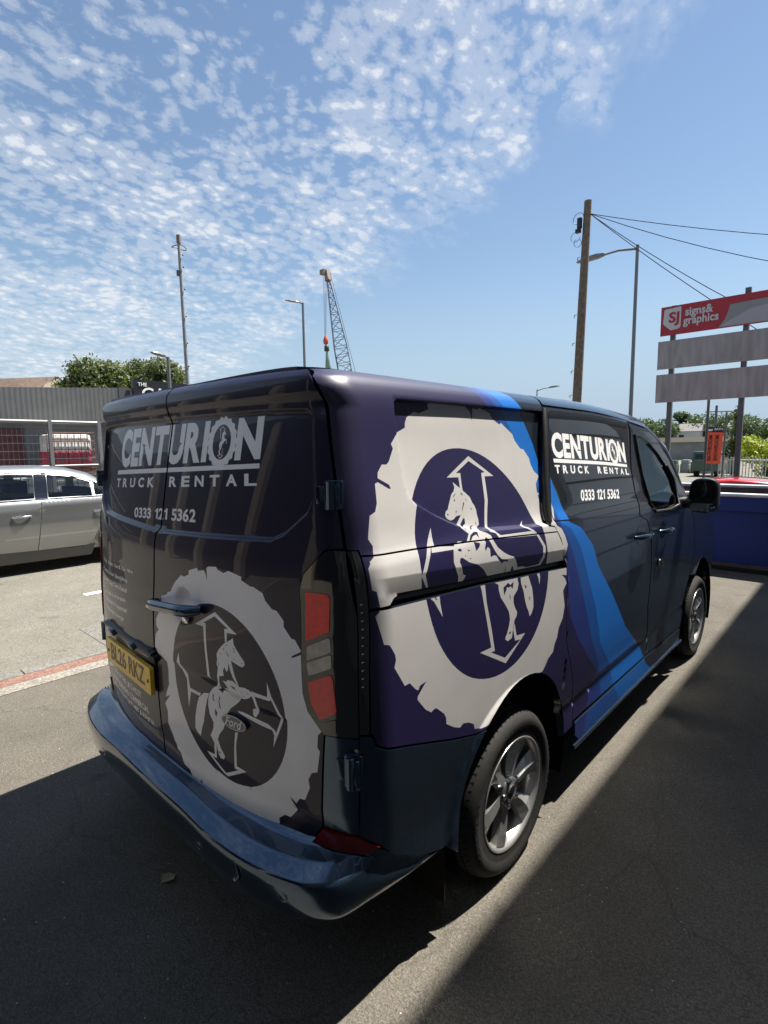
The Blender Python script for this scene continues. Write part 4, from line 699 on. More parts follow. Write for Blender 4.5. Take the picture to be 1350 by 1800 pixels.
for x in (-.16, .08):
    b = MB(); b.prism([(x-.027, -.016), (x+.027, -.016), (x+.022, .012), (x-.022, .012)], .008, .030, M=M2_); b.build('plate_lamp', mat('lamp housing grey', (.10, .11, .13), .3), lb, bevel=.005)
b = MB(); b.prism([(.215, -.02), (.262, -.05), (.288, -.01), (.25, .02)], -.012, .012, M=M2_); b.build('plate_bracket', BLACKP, lb, bevel=.003)
# ------------------------------------------------------------------ tail lights
def tail_light(mirror):
    sgn = -1 if mirror else 1
    T = panel('tail_light', 'R', [inner_tail+[(xe(1.489)-.0, 1.4905), (xe(1.3), 1.3), (xe(1.1), 1.1), (xe(.942), .940)]], LDRK, van, grid=.04, off=.004, thick=.02, gap=.0015, mirror=mirror)
    panel('side_lens', 'S', [[(UE, .952), (-.8835, .952), (-.8790, 1.47), (-.8815, 1.4895), (UE, 1.489)]], LDRK, T, grid=.04, off=.0045, thick=.02, gap=.001, mirror=mirror)
    for pts, m in (([(.797, 1.3633), (.8665, 1.3644), (.8747, 1.3551), (.8732, 1.2542), (.800, 1.2164)], LRED), ([(.8045, 1.2002), (.8703, 1.2354), (.8772, 1.2312), (.880, 1.1947), (.8055, 1.1592)], LCLR), ([(.8056, 1.1523), (.8802, 1.188), (.8827, 1.1478), (.8112, 1.1136)], LCLR), ([(.8092, 1.0936), (.8812, 1.1289), (.8862, 1.1141), (.8964, 1.0152), (.846, .9848), (.8175, 1.0321)], LREDP), ([(.848, .9738), (.8946, .994), (.8938, .9466), (.8668, .9486)], LDRK)):
        panel('lamp_lens', 'R', [rounded(pts, .006, 3)], m, T, grid=.03, off=.0065, thick=.004, gap=0, mirror=mirror)
    # side marker: ribbed strip behind the smoked cover
    for k in range(11):
        b = MB(); p, n = on('S', -.8955, 1.10+k*.024, .0055); b.box((-p.x if mirror else p.x, p.y, p.z), (.0015, .022, .002)); b.build('marker_rib', mat('marker rib grey', (.05, .055, .06), .3), T)
tail_light(False); tail_light(True)
# ------------------------------------------------------------------ bumper and corner panels
def corner(mirror):
    c1 = [(UE, .948), (-.8850, .948), (-.8742, .9440), (-.8615, .9096), (-.8268, .8915), (-.4808, .7813), (-.312, .733)]+arc(ARC, RA, 129, 188, 10)+[(-.50, .382), (-.55, .392), (-.674, .434), (-.80, .515), (-.848, .577), (-.88, .602), (UE, .620)]
    C = panel('bumper_corner', 'S', [c1], [BUMP_PAINT], van, grid=.03, off=.003, thick=.03, gap=.0022, mirror=mirror)
    c2 = [(.836, .632), (.850, .80), (.8605, .938), (xe(.94), .938), (xe(.8), .8), (xe(.62), .620)]
    panel('corner_face', 'R', [c2], [BUMP_PAINT], C, grid=.03, off=.003, thick=.03, gap=.001, mirror=mirror)
    return C
cr, cl = corner(False), corner(True)
# plan path of the bumper, right half, from the centre to the arch
BP = [(0, -1.108), (.15, -1.107), (.30, -1.104), (.45, -1.103), (.60, -1.090), (.72, -1.068), (.82, -1.036), (.89, -.998), (.935, -.953), (.955, -.90), (.966, -.82), (.974, -.70), (.977, -.58), (.977, -.455)]
def catmull(P, n):
    P = np.array(P, float); out = []
    for i in range(len(P)-1):
        p0, p1, p2, p3 = P[max(i-1, 0)], P[i], P[i+1], P[min(i+2, len(P)-1)]
        for k in range(n):
            t = k/n; out.append(.5*((2*p1)+(-p0+p2)*t+(2*p0-5*p1+4*p2-p3)*t*t+(-p0+3*p1-3*p2+p3)*t**3))
    return np.array(out+[P[-1]])
full = catmull([(-x, y) for x, y in BP[:0:-1]]+BP, 5)
MBp = MB(); nP = 16; V = []
for i, (x, y) in enumerate(full):
    a = Vector(full[max(i-1, 0)]); c = Vector(full[min(i+1, len(full)-1)]); t = (c-a).normalized(); n = Vector((t.y, -t.x))
    mid_ = float(sst(.62, .18, abs(x))); sdf = float(sst(-.925, -.80, y)); zr = .012*mid_
    w = .088+.016*(1-mid_)
    ztop = float(np.interp(y, [-.95, -.86, -.80, -.674, -.55, -.455], [.55, .55, .515, .44, .402, .388])); zbot = .372
    prof = [(-w-.045, .605), (-w-.026, .580), (-w-.012, .566), (-w, .5585), (-.058, .556), (-.050, .5535), (-.044, .550), (-.008, .528), (-.002, .523), (.001, .515), (.002, .49), (.0, .45), (-.005, .415), (-.016, .392), (-.04, .376), (-.11, .372)]
    for d, z in prof:
        z2 = z+zr*(z > .51)
        if sdf > 0:
            d = d*(1-sdf)-.006*sdf if z > .51 else d; zt = zbot+(z2-zbot)*(ztop-zbot)/(.55-zbot); z2 = z2*(1-sdf)+zt*sdf
        V.append((x+n.x*d, y+n.y*d, z2))
MBp.add(V, [(i*nP+k, i*nP+k+1, (i+1)*nP+k+1, (i+1)*nP+k) for i in range(len(full)-1) for k in range(nP-1)], 0, True)
bmp = MBp.build('rear_bumper', BUMP_PAINT, van); bmp.data.set_sharp_from_angle(angle=R(55))
def bump_pt(x): return float(np.interp(x, [p[0] for p in BP[:10]], [p[1] for p in BP[:10]]))
for x in (.42, .80, -.42, -.80):
    y = bump_pt(abs(x)); b = MB(); s = -1 if x < 0 else 1; ang = math.atan2(bump_pt(abs(x)+.02)-bump_pt(abs(x)-.02), .04)*s
    M = Matrix.Translation((x, y-.001, .465)) @ Matrix.Rotation(ang, 4, 'Z'); b.lathe([(.004, .020), (-.0005, .019), (-.002, .0155), (-.0005, .015), (-.0025, .011), (-.003, 0)], 20, 'Y'); b.v = [tuple(M @ Vector(p)) for p in b.v]
    b.build('parking_sensor', BUMP_PAINT, bmp)
b = MB(); M = Matrix.Translation((.60, bump_pt(.60)-.001, .47)) @ Matrix.Rotation(-.13, 4, 'Z'); b.lathe([(.006, .040), (.0025, .039), (.0025, .0375), (.004, .037), (.0035, .0)], 28, 'Y'); b.v = [tuple(M @ Vector(p)) for p in b.v]; b.build('towing_eye_cover', BUMP_PAINT, bmp)
for m in (False, True):
    rf_ = panel('bumper_reflector', 'R', [[(.832, .624), (.790, .566), (.869, .561), (xe(.56), .560), (xe(.617), .617)]], REFL, bmp, grid=.03, off=.010, thick=.03, gap=.001, mirror=m)
    panel('reflector_side', 'S', [[(UE, .617), (UE, .560), (-.905, .5605), (-.875, .566), (-.852, .579), (-.88, .599)]], REFL, bmp, grid=.03, off=.010, thick=.03, gap=.0005, mirror=m)
# hinges
def hinge(u, v, mirror, h=.085):
    p, n = on('S', u, v, .0); t = on('S', u+.01, v)[0]-p; F = frame(p, t, (0, 0, 1)); b = MB(); rootm = None
    b.prism([tuple(q) for q in rounded([(-.024, -h/2), (.030, -h/2), (.030, h/2), (-.024, h/2)], .008, 3)], -.01, .016, M=F)
    b.tube([F @ Vector((-.004, -h*.46, .022)), F @ Vector((-.004, h*.46, .022))], .0135, 10)
    b.prism([(-.05, -h*.30), (-.02, -h*.30), (-.02, h*.30), (-.05, h*.30)], -.004, .012, M=F)
    b.prism([(.004, -h*.36), (.022, -h*.36), (.022, h*.36), (.004, h*.36)], .014, .024, M=F)
    if mirror: b.v = [(-x, y, z) for x, y, z in b.v]
    b.build('hinge', BUMP_PAINT, van, bevel=.003)
for m in (False, True): hinge(-.925, 1.648, m); hinge(-.93, .842, m, .105)
for m in (1, -1):
    p, n = on('S', -.915, .842, .004); b = MB(); b.box((p.x*m-.020*m, p.y+.018, .842), (.055, .05, .135)); b.build('hinge_pocket', BLACKG, cr if m > 0 else cl, bevel=.01)
# mud flaps
for s in (1, -1):
    b = MB(); b.box((.865*s, -.468, .29), (.20, .010, .28)); b.tube([(.965*s, -.468, .43), (.965*s, -.468, .15)], .007, 6); b.build('mud_flap', mat('black rubber flap', (.006, .006, .006), .7, spec=.2), van)
# ------------------------------------------------------------------ inner shell, so that gaps read dark; wheel housings; floor
for m in (False, True):
    o_ = panel('inner_shell', 'S', [[(UE, .45), (-.44, .45)]+arc(ARC, .475, 170, 10, 16)+[(.62, .42), (1.60, .42), (1.60, 1.30), (1.45, 1.36), (1.45, 1.93), (1.3, 1.99), (UE, 1.99)]], VOID, van, grid=.12, off=-.045, thick=0, gap=0, mirror=m)
panel('inner_shell', 'R', [[(-.86, .60), (.86, .60), (.84, 1.5), (.76, 1.93), (-.76, 1.93), (-.84, 1.5)]], VOID, van, grid=.12, off=-.05, thick=0, gap=0)
for (yc, zc) in (ARC, ARF):
    for s in (1, -1):
        b = MB(); V = []
        for i in range(21):
            a = R(-22+224*i/20)
            for x in (.986, .62): V.append((x*s, yc+(RA+.004)*math.cos(a), zc+(RA+.004)*math.sin(a)))
        b.add(V, [(2*i, 2*i+1, 2*i+3, 2*i+2) for i in range(20)]); o = len(b.v)
        b.add([(.62*s, yc, zc)]+[V[2*i+1] for i in range(21)], [(0, i+1, i+2) for i in range(20)]); b.build('wheel_housing', VOID, van)
b = MB(); b.box((0, 1.5, .37), (1.28, 4.7, .14)); b.box((0, 1.58, .36), (1.86, 1.9, .14)); b.box((0, -.68, .42), (1.74, .36, .12)); b.build('underbody', VOID, van)
b = MB(); b.box((0, .45, 1.90), (1.60, 2.6, .03)); b.box((0, -.80, 1.93), (1.50, .10, .05)); b.build('roof_leak_blocker', VOID, van)  # unseen black slabs added to stop sun leaking through the roof gaps
b = MB(); b.box((0, 1.42, 1.2), (1.70, .03, 1.4)); b.build('bulkhead', mat('grey cab lining', (.05, .05, .052), .8), van)
b = MB(); b.box((0, 2.62, 1.12), (1.60, .42, .30)); b.box((.40, 2.45, 1.16), (.4, .2, .2)); b.build('dashboard', BLACKP, van, bevel=.05)
for x in (.42, -.42):
    b = MB(); b.box((x, 1.90, .85), (.5, .5, .18)); b.box((x, 1.66, 1.20), (.48, .14, .62)); b.box((x, 1.64, 1.60), (.26, .10, .18)); b.build('cab_seat', mat('dark seat cloth', (.018, .018, .02), .9), van, bevel=.04)
b = MB(); b.tube([(.42+.18*math.cos(t), 2.34+.05*math.sin(t), 1.22+.17*math.sin(t)) for t in np.linspace(0, 2*math.pi, 25)], .014, 6, cap=False); b.build('steering_wheel', BLACKP, van)
# ------------------------------------------------------------------ wheels
def make_wheel(x, y, sgn, rot):
    Rt = .343; zc = .338
    w = thing('wheel', None, None, (x, y, zc)); w.parent = van
    prof = [(-.075, .232), (-.004, .232), (.002, .245), (-.002, .262), (.006, .272), (.008, .285), (.010, .296), (.006, .310), (-.004, .323), (-.020, .335), (-.030, .339), (-.034, .3415), (-.048, .3425), (-.050, .334), (-.058, .334), (-.060, .343), (-.088, .3435), (-.090, .334), (-.100, .334), (-.102, .3437), (-.118, .3437), (-.120, .334), (-.130, .334), (-.132, .3435), (-.160, .343), (-.162, .334), (-.170, .334), (-.172, .3425), (-.188, .3405), (-.205, .330), (-.218, .30), (-.215, .25), (-.20, .232)]
    b = MB(); b.lathe(prof, 96, 'X'); ty = b.build('tyre', RUB, w); 
    b = MB()                                             # sipes across the tread blocks and shoulder
    for k in range(66):
        a = 2*math.pi*k/66
        for (h0, h1, r0, r1, tw) in ((-.014, -.048, .3325, .3436, .045), (-.061, -.087, .3442, .3446, .05), (-.133, -.159, .3442, .3446, -.05)):
            P = []
            for h, r, t in ((h0, r0, 0), (h1, r1, tw)):
                for da in (-.008, .008): P.append((h, (r+.0012)*math.cos(a+t+da), (r+.0012)*math.sin(a+t+da)))
            b.add(P, [(0, 1, 3, 2)])
    so_ = b.build('tread_sipes', VOID, w, fix=False); so_['kind'] = 'stuff'
    # sidewall lettering and ribs
    S = MB()
    for (word, a0, h) in (('GOODYEAR', 205, .024), ('GOODYEAR', 25, .024)):
        n = len(word)
        for i, ch in enumerate(word):
            gv_, gf_ = raw_fill(ch); lo, hi = cap_h(.01); x0_ = min(p[0] for p in gv_); aa = R(a0-i*6.4); P_ = []
            for xx, yy in gv_:
                r = .2825+h*((yy-lo)/(hi-lo)); t = aa-((xx-x0_)*.026/.62)/.295; P_.append((.0112, r*math.cos(t), r*math.sin(t)))
            S.add(P_, gf_)
    for k in range(9):
        for a0 in (62, 242):
            t = R(a0+k*4.2); S.add([(.0112, r*math.cos(t+d+(r-.285)*1.6), r*math.sin(t+d+(r-.285)*1.6)) for r, d in ((.283, 0), (.309, 0), (.309, .018), (.283, .018))], [(0, 1, 2, 3)])
    sl_ = S.build('sidewall_lettering', RUBT, w, fix=False); sl_['kind'] = 'stuff'
    # rim: barrel, lip, six twisted blades
    b = MB(); b.lathe([(-.19, .21), (-.13, .205), (-.06, .212), (-.012, .218), (-.004, .232), (.001, .236), (.003, .231), (-.004, .222), (-.02, .214)], 64, 'X'); rim_ = b.build('rim', ALLOY, w)
    for k in range(6):
        t0 = R(60*k+rot); b = MB()
        def pt(r, a, h): return (h, r*math.cos(t0+a), r*math.sin(t0+a))
        # root (near hub) to tip (at rim): lead edge, ridge, trail edge
        rows_ = [(.045, -.55, .10, .55, -.030, -.024, -.040), (.085, -.30, .10, .33, -.026, -.018, -.040), (.130, -.22, .10, .26, -.022, -.012, -.042), (.175, -.22, .06, .27, -.016, -.007, -.036), (.216, -.26, .02, .30, -.010, -.005, -.024), (.224, -.27, .02, .31, -.014, -.010, -.028)]
        V = []
        for r, l, m, tr, hl_, hm, ht in rows_: V += [pt(r, l, hl_), pt(r, m, hm), pt(r, tr, ht), pt(r, tr*.9, ht-.03), pt(r, l*.9, hl_-.035)]
        n5 = len(rows_)
        F = [(i*5+j, i*5+(j+1) % 5, (i+1)*5+(j+1) % 5, (i+1)*5+j) for i in range(n5-1) for j in range(5)]
        b.add(V, F); b.m = [0 if (f % 5) in (1,) else 1 for f in range(len(b.f))]
        if k == 0: bl = b.build('blade', [ALLOY, mat('satin alloy', (.45, .45, .44), .32, .85, .5, .1)], w, fix=True)
        else: b.build('blade', [ALLOY, MATS['satin alloy']], w, fix=True)
    b = MB(); b.lathe([(-.06, .062), (-.022, .060), (-.014, .050), (-.014, .032), (-.008, .030), (-.004, .026), (-.003, 0)], 32, 'X', mis=[0, 0, 0, 0, 1, 1]); hb = b.build('hub', [ALLOYD, BLACKG], w)
    for k in range(5):
        a = R(72*k+rot+20); b = MB(); b.lathe([(-.026, .0125), (-.010, .0118), (-.006, .008), (-.005, 0)], 6, 'X', (0, .0575*math.cos(a), .0575*math.sin(a)), smooth=False); b.build('wheel_nut', CHROME, w)
    b = MB(); b.lathe([(-.085, .03), (-.085, .158), (-.10, .158), (-.10, .03)], 40, 'X'); b.build('brake_disc', mat('brake disc steel', (.12, .12, .12), .4, .9), w)
    if sgn < 0: w.rotation_euler = (0, 0, math.pi)
    return w
make_wheel(.986, 0, 1, 12); make_wheel(.986, 3.1, 1, 25); make_wheel(-.986, 0, -1, 5); make_wheel(-.986, 3.1, -1, 40)
# ================================================================== BUILDINGS BESIDE AND BEHIND THE VIEWER (they shade the forecourt and show in the paintwork)
BEIGE = mat('pale render wall', (.24, .225, .20), .85, vary=.12, vscale=3, bump=.1, bscale=60)
GREYC = mat('grey cladding', (.11, .115, .12), .55, vary=.12, vscale=4)
WFR = mat('white window frame', (.82, .82, .81), .4)
DARKG = mat('dark window pane', (.012, .014, .016), .04, 0, 1.)
wb = thing('workshop_building', 'long pale workshop building standing beside the van, seen only as reflections in its paint', 'building', (6.6, 0, 0))
EAVE = 1.06+KX*0; WX = 2.62; WH = (WX-1.04)/KX
b = MB(); b.box((WX+4, 0.5, WH/2), (8, 23, WH)); inworld(b.build('wall', BEIGE), wb)
for k in (0, 1, 2, 3):
    yc = -7+k*3.3
    for zc, hh in ((1.75, 1.3), (4.7, 1.3)):
        b = MB(); b.box((WX-.02, yc, zc), (.10, 2.1, hh)); f = inworld(b.build('window', WFR), wb)
        for j in (-1, 0, 1):
            b = MB(); b.box((WX-.06, yc+j*.68, zc), (.04, .58, hh-.18)); p_ = b.build('pane', DARKG); p_.parent = f
        f.matrix_parent_inverse = Matrix.Translation(-Vector(wb.location))
for yc in (5.6, 10.2):  # unseen white doors added for lighter reflections in the van's side
    b = MB(); b.box((WX-.03, yc, 1.5), (.08, 2.6, 3.0)); dr_ = inworld(b.build('reflection_panel', mat('white reflection panel', (.78, .78, .76), .5)), wb)
    for j in range(1, 6):
        b = MB(); b.box((WX-.075, yc, j*.5), (.02, 2.6, .03)); g_ = b.build('panel_groove', GREYC); inworld(g_, wb)
b = MB(); b.box((WX-.03, .5, 3.2), (.06, 22.8, .35)); inworld(b.build('fascia', GREYC), wb)
rb_ = thing('unit_building', 'dark open fronted unit with pale columns, seen only as reflections in the rear doors', 'building', (-4, -9, 0))
DKW = mat('unit wall darkened as shade', (.012, .012, .016), .9, spec=.1)  # solid wall coloured near black for the shade of open bays
b = MB(); b.box((-6, -12.2, 2.4), (30, 5, 4.8)); inworld(b.build('wall', DKW), rb_)
b = MB(); b.box((-6, -8.4, 3.9), (30, 3.2, .4)); inworld(b.build('canopy', mat('dark canopy', (.02, .022, .03), .7)), rb_)
for k in range(7):
    b = MB(); b.box((-17.5+k*3.3, -6.9, 1.85), (.38, .38, 3.7)); inworld(b.build('column', mat('beige column', (.36, .31, .24), .8)), rb_)
for k, m in enumerate((mat('red shutter', (.20, .02, .02), .5), mat('blue shutter', (.02, .07, .22), .5))):
    b = MB(); b.box((-7.6+k*4.6, -9.4, 1.0), (1.1, .1, 1.1)); inworld(b.build('shutter', m), rb_)
# ================================================================== ROAD MARKINGS
def strip(name, x0, x1, y0, y1, z, m): return sheet(name, [(x0, y0), (x1, y0), (x1, y1), (x0, y1)], z, m)
strip('white_line', -2.78, -2.62, -30, 60, .004, WHM); strip('red_line', -2.92, -2.785, -30, 60, .004, REDM)
rnd = random.Random(3)
kb = bpy.data.objects.new('kerb_setts', None); COL.objects.link(kb); kb['kind'] = 'structure'
shared = []
for k in range(5):
    b = MB(); l = .88; b.box((0, 0, -.02), (.14, l-.012, .06)); me_o = b.build('sett', KERBM, kb, bevel=.006); shared.append(me_o)
for k in range(5): shared[k].location = (-3.02, -4+k*.9, -.008)
for k in range(5, 40):
    o = shared[k % 5].copy(); COL.objects.link(o); o.parent = kb; o.location = (-3.02+.004*rnd.uniform(-1, 1), -4+k*.9, -.008)
strip('tarmac_patch', -3.85, -3.12, -.15, 1.6, -.004, KERBM)
for k in range(7):
    o = strip('lane_dash', -5.28, -5.16, .35+k*5-10*(k > 4), 2.35+k*5-10*(k > 4), -.004, mat('white road paint', (.66, .64, .58), .8, vary=.15, vscale=30)) if k < 5 else None
# ================================================================== SILVER SALOON ACROSS THE ROAD
CX = -7.98
CARS = pchip([.15, .22, .33, .55, .75, .93, .99, 1.07, 1.10, 1.45, 1.52, 1.58, 1.61, 1.63], [.80, .84, .87, .895, .905, .90, .885, .855, .83, .66, .60, .50, .36, 0])
def cz(y): return np.interp(y, [-2.6, -1.4, -.6, 0, .5, .9, 1.2, 1.6, 2.2, 2.9], [-.60, -.45, -.10, 0, -.005, -.045, -.125, -.30, -.53, -.58])
def car_s(u, v):
    u = np.asarray(u, float); v = np.asarray(v, float); x = CARS(v)
    x = x-.10*np.clip((np.abs(u-.2)-1.4)/1.3, 0, 1)**2-.012*sst(.95, .925, v)*sst(.72, .9, v)
    return np.stack([CX+x, u+0*v, v+cz(u)*sst(1.08, 1.6, v)], -1)
SURF['C'] = car_s
SILVERP = mat('silver car paint', (.29, .30, .30), .34, .85, 1., .05)
TGL = GL.copy(); TGL.name = 'car side glass'
for n_ in TGL.node_tree.nodes:
    if n_.type == 'BSDF_TRANSPARENT': n_.inputs[0].default_value = (.42, .50, .50, 1)
TINT = mat('tinted car window', (.03, .05, .055), .03, 0, 1., .01)
car = thing('silver_car', 'silver saloon car driving on the road left of the van', 'car', (CX, 0, 0))
def cpanel(n, loops, m, mats=None, **k):
    o = panel(n, 'C', loops, m, None, grid=.06, **k); return inworld(o, car)
lowb = [(-2.6, .33), (-2.55, .18)]
for mir in (False,):
    fdn = cpanel('front_door', [[(-.62, .36), (.355, .33), (.41, .70), (.445, .93), (.455, 1.08), (-.72, 1.075)]], SILVERP, gap=.004)
    rdn = cpanel('rear_door', [[(.355, .33), (1.02, .32), (1.14, .40), (1.24, .62), (1.42, .78), (1.46, .98), (1.45, 1.075), (.455, 1.08), (.445, .93), (.41, .70)]], SILVERP, gap=.004)
    cpanel('front_wing', [[(-2.62, .30), (-2.0, .26), (-1.72, .34), (-1.68, .55), (-1.5, .70), (-1.28, .76), (-1.06, .70), (-.90, .55), (-.86, .34), (-.62, .36), (-.72, 1.075), (-1.4, 1.05), (-2.2, .90), (-2.62, .70)]], SILVERP, gap=.004)
    cpanel('rear_wing', [[(1.14, .40), (1.26, .62), (1.42, .74), (1.62, .77), (1.82, .72), (1.98, .55), (2.02, .36), (2.6, .30), (2.72, .62), (2.70, .96), (2.2, 1.07), (1.45, 1.075), (1.46, .98), (1.42, .78), (1.24, .62)]], SILVERP, gap=.004)
    cpanel('sill', [[(-.84, .17), (1.10, .15), (1.16, .36), (1.02, .315), (-.62, .355), (-.84, .34)]], mat('grey sill plastic', (.10, .10, .10), .6), gap=.002)
    cpanel('roof_side', [[(-.74, 1.082), (2.05, 1.082), (1.9, 1.25), (1.6, 1.45), (1.25, 1.585), (.6, 1.60), (-.1, 1.60), (-.45, 1.50)],
        rounded([(-.62, 1.10), (.38, 1.105), (.425, 1.46), (.1, 1.475), (-.3, 1.45)], .02), rounded([(.56, 1.105), (1.18, 1.098), (1.195, 1.40), (.95, 1.45), (.60, 1.465)], .02), rounded([(1.215, 1.10), (1.42, 1.11), (1.44, 1.30), (1.24, 1.40)], .02)], SILVERP, gap=0)
    cpanel('centre_pillar', [[(.385, 1.10), (.555, 1.10), (.595, 1.47), (.43, 1.465)]], BLACKG, off=.004, gap=0)
    for W_, own in (([(-.63, 1.10), (.385, 1.10), (.43, 1.465), (.1, 1.48), (-.3, 1.455)], fdn), ([(.555, 1.10), (1.19, 1.095), (1.20, 1.405), (.95, 1.455), (.595, 1.47)], rdn), ([(1.21, 1.095), (1.43, 1.10), (1.45, 1.31), (1.23, 1.405)], None)):
        g_ = panel('side_window', 'C', [W_], TGL, None, grid=.1, off=-.008, gap=0, thick=0); inworld(g_, car)
    b = MB(); b.tube([on('C', u, v, .006)[0] for u, v in ((-.66, 1.088), (.4, 1.090), (.9, 1.087), (1.45, 1.090))], .008, 6); inworld(b.build('belt_trim', CHROME), car)
    b = MB(); b.tube([on('C', u, v, .006)[0] for u, v in ((-.5, 1.40), (-.2, 1.47), (.1, 1.492), (.5, 1.485), (.9, 1.47), (1.2, 1.42), (1.46, 1.31), (1.48, 1.09))], .007, 6); inworld(b.build('roof_trim', CHROME), car)
    for u in (.18, 1.28):
        b = MB(); b.tube([on('C', u+d, .855+d*.02, .012+.03*(1-(d/.12)**2))[0] for d in np.linspace(-.12, .12, 7)], .013, 8); inworld(b.build('door_handle', CHROME), car)
# shell: far side, roof, ends, floor
b = MB(); ys = np.linspace(-2.7, 2.8, 34); V = []
for y in ys:
    for k in range(9):
        t = -1+k/4; x0 = .60*(1-.16*max(0, (abs(y-.2)-1.2)/1.3)**2); V.append((CX+x0*t, y, 1.515+cz(y)*.93+.07*(1-t*t)))
b.add(V, [(i*9+j, i*9+j+1, i*9+j+10, i*9+j+9) for i in range(33) for j in range(8)], 0, True); b.m = [1 if (ys[f//8] > 1.45 and ys[f//8] < 2.2) or (-1.5 < ys[f//8] < -.5) else 0 for f in range(len(b.f))]
inworld(b.build('roof', [SILVERP, TINT]), car)
b = MB(); b.box((CX-.05, 0, .42), (1.5, 4.5, .36)); b.box((CX-.85, .1, .65), (.08, 5.0, .8)); b.box((CX, -2.62, .55), (1.4, .1, .5)); b.box((CX, 2.72, .6), (1.4, .1, .6)); inworld(b.build('body_shell', SILVERP), car)
b = MB(); b.box((CX-.80, .42, 1.25), (.05, .12, .5)); b.box((CX-.80, 1.35, 1.2), (.05, .12, .4)); b.box((CX-.84, .3, 1.03), (.06, 3.4, .10)); inworld(b.build('far_pillars', BLACKP), car)
b = MB(); b.box((CX-.30, .05, .90), (.45, .5, .5)); b.box((CX-.3, .3, 1.12), (.42, .14, .5)); b.box((CX+.36, .3, 1.12), (.42, .14, .5)); b.box((CX, 1.25, 1.0), (1.2, .2, .4)); inworld(b.build('car_seat', mat('grey car seat', (.06, .06, .065), .9), bevel=.03), car)
for sx in (1, -1):
    for y in (-1.28, 1.62):
        w = thing('wheel', None, None, (CX+sx*.86, y, .325)); w.parent = car; w.matrix_parent_inverse = Matrix.Translation(-Vector(car.location))
        b = MB(); b.lathe([(-.19, .21), (-.20, .29), (-.17, .322), (-.02, .322), (.0, .30), (.0, .22)], 40); b.build('tyre', RUB, w)
        b = MB(); b.lathe([(-.15, .21), (-.03, .205), (-.005, .22), (-.02, .19), (-.03, .08), (-.02, 0)], 40); b.build('rim', ALLOY, w)
        if sx < 0: w.rotation_euler = (0, 0, math.pi)
# ================================================================== LEFT BACKGROUND
def corrugated(y0, y1, zb0, zb1, zt0, zt1, x, pitch=.13, depth=.004):
    b = MB(); n = int((y1-y0)/pitch); P = []
    for i in range(n):
        for f, d in ((0, 0), (.35, 0), (.5, depth), (.85, depth)):
            P.append((y0+(i+f)*pitch, d))
    V = []
    for y, d in P:
        t = (y-y0)/(y1-y0); V += [(x+d, y, zb0+(zb1-zb0)*t), (x+d, y, zt0+(zt1-zt0)*t)]
    b.add(V, [(2*i, 2*i+2, 2*i+3, 2*i+1) for i in range(len(P)-1)]); return b
GALV = mat('galvanised steel', (.22, .23, .24), .5, .6, vary=.1, vscale=10)
shed = thing('shed', 'low industrial shed with dark grey corrugated fascia across the road', 'building', (-18, 4, 0))
GF = mat('dark grey corrugated sheet', (.095, .098, .100), .55, vary=.10, vscale=3)
o = inworld(corrugated(-14, 5.15, 2.78, 2.70, 2.55, 3.82, -15.95).build('corrugated_fascia', GF), shed); 
V0 = [(-15.97, -14, 1.9), (-15.97, 16, 1.9)]
b = MB(); b.add([(-15.96, -14, 2.5), (-15.96, 5.45, 2.5), (-15.96, 5.45, 3.90), (-15.96, -14, 1.26+.0), (-18.5, -14, 3), (-18.5, 5.45, 3.9)], []); 
b = MB(); b.box((-16.6, 5.3, 3.25), (1.35, .34, 1.18)); inworld(b.build('fascia_end', mat('mid grey panel', (.06, .065, .07), .6)), shed)
b = MB(); b.box((-19, 1, 1.4), (5.2, 32, 2.75)); inworld(b.build('wall', mat('painted grey blockwork', (.17, .18, .19), .85, vary=.12, vscale=2, bump=.15, bscale=25)), shed)
b = MB(); b.box((-17.9, -4.6, 3.05), (3.6, 20, .6)); b.box((-18, 11, 3.4), (3.2, 10, 1.1)); inworld(b.build('roof', GF), shed)
b = MB(); b.box((-16.37, 1.0, 1.9), (.08, 3.0, 1.15)); inworld(b.build('shutter', mat('maroon shutter', (.10, .035, .04), .6, vary=.15, vscale=8)), shed)
for y in (-3.2, 1.0, 5.0):
    b = MB(); b.tube([(-15.9, y, 2.72), (-15.9, y, 0)], .04, 8); inworld(b.build('drain_pipe', GALV), shed)
b = MB(); b.box((-15.8, 4.95, 2.70), (.12, .09, .09)); inworld(b.build('floodlight', BLACKP), shed)
sg_ = thing('shop_sign', 'black shop sign with white letters above the grey shed', 'sign', (-15.8, 7.6, 3.7))
b = MB(); b.box((-15.8, 8.0, 3.70), (.12, 5.0, .80)); inworld(b.build('sign_panel', mat('black sign panel', (.010, .010, .012), .4)), sg_)
sgl = flat_text('sign_lettering', 'CAR', .62, WHT, frame((-15.73, 6.35, 3.62), (0, 1, 0), (0, 0, 1)), None, bold=.004, thick=.01); inworld(sgl, sg_)
sgl = flat_text('sign_lettering', 'THE', .16, WHT, frame((-15.73, 5.80, 3.95), (0, 1, 0), (0, 0, 1)), None, bold=.002, thick=.01); inworld(sgl, sg_)
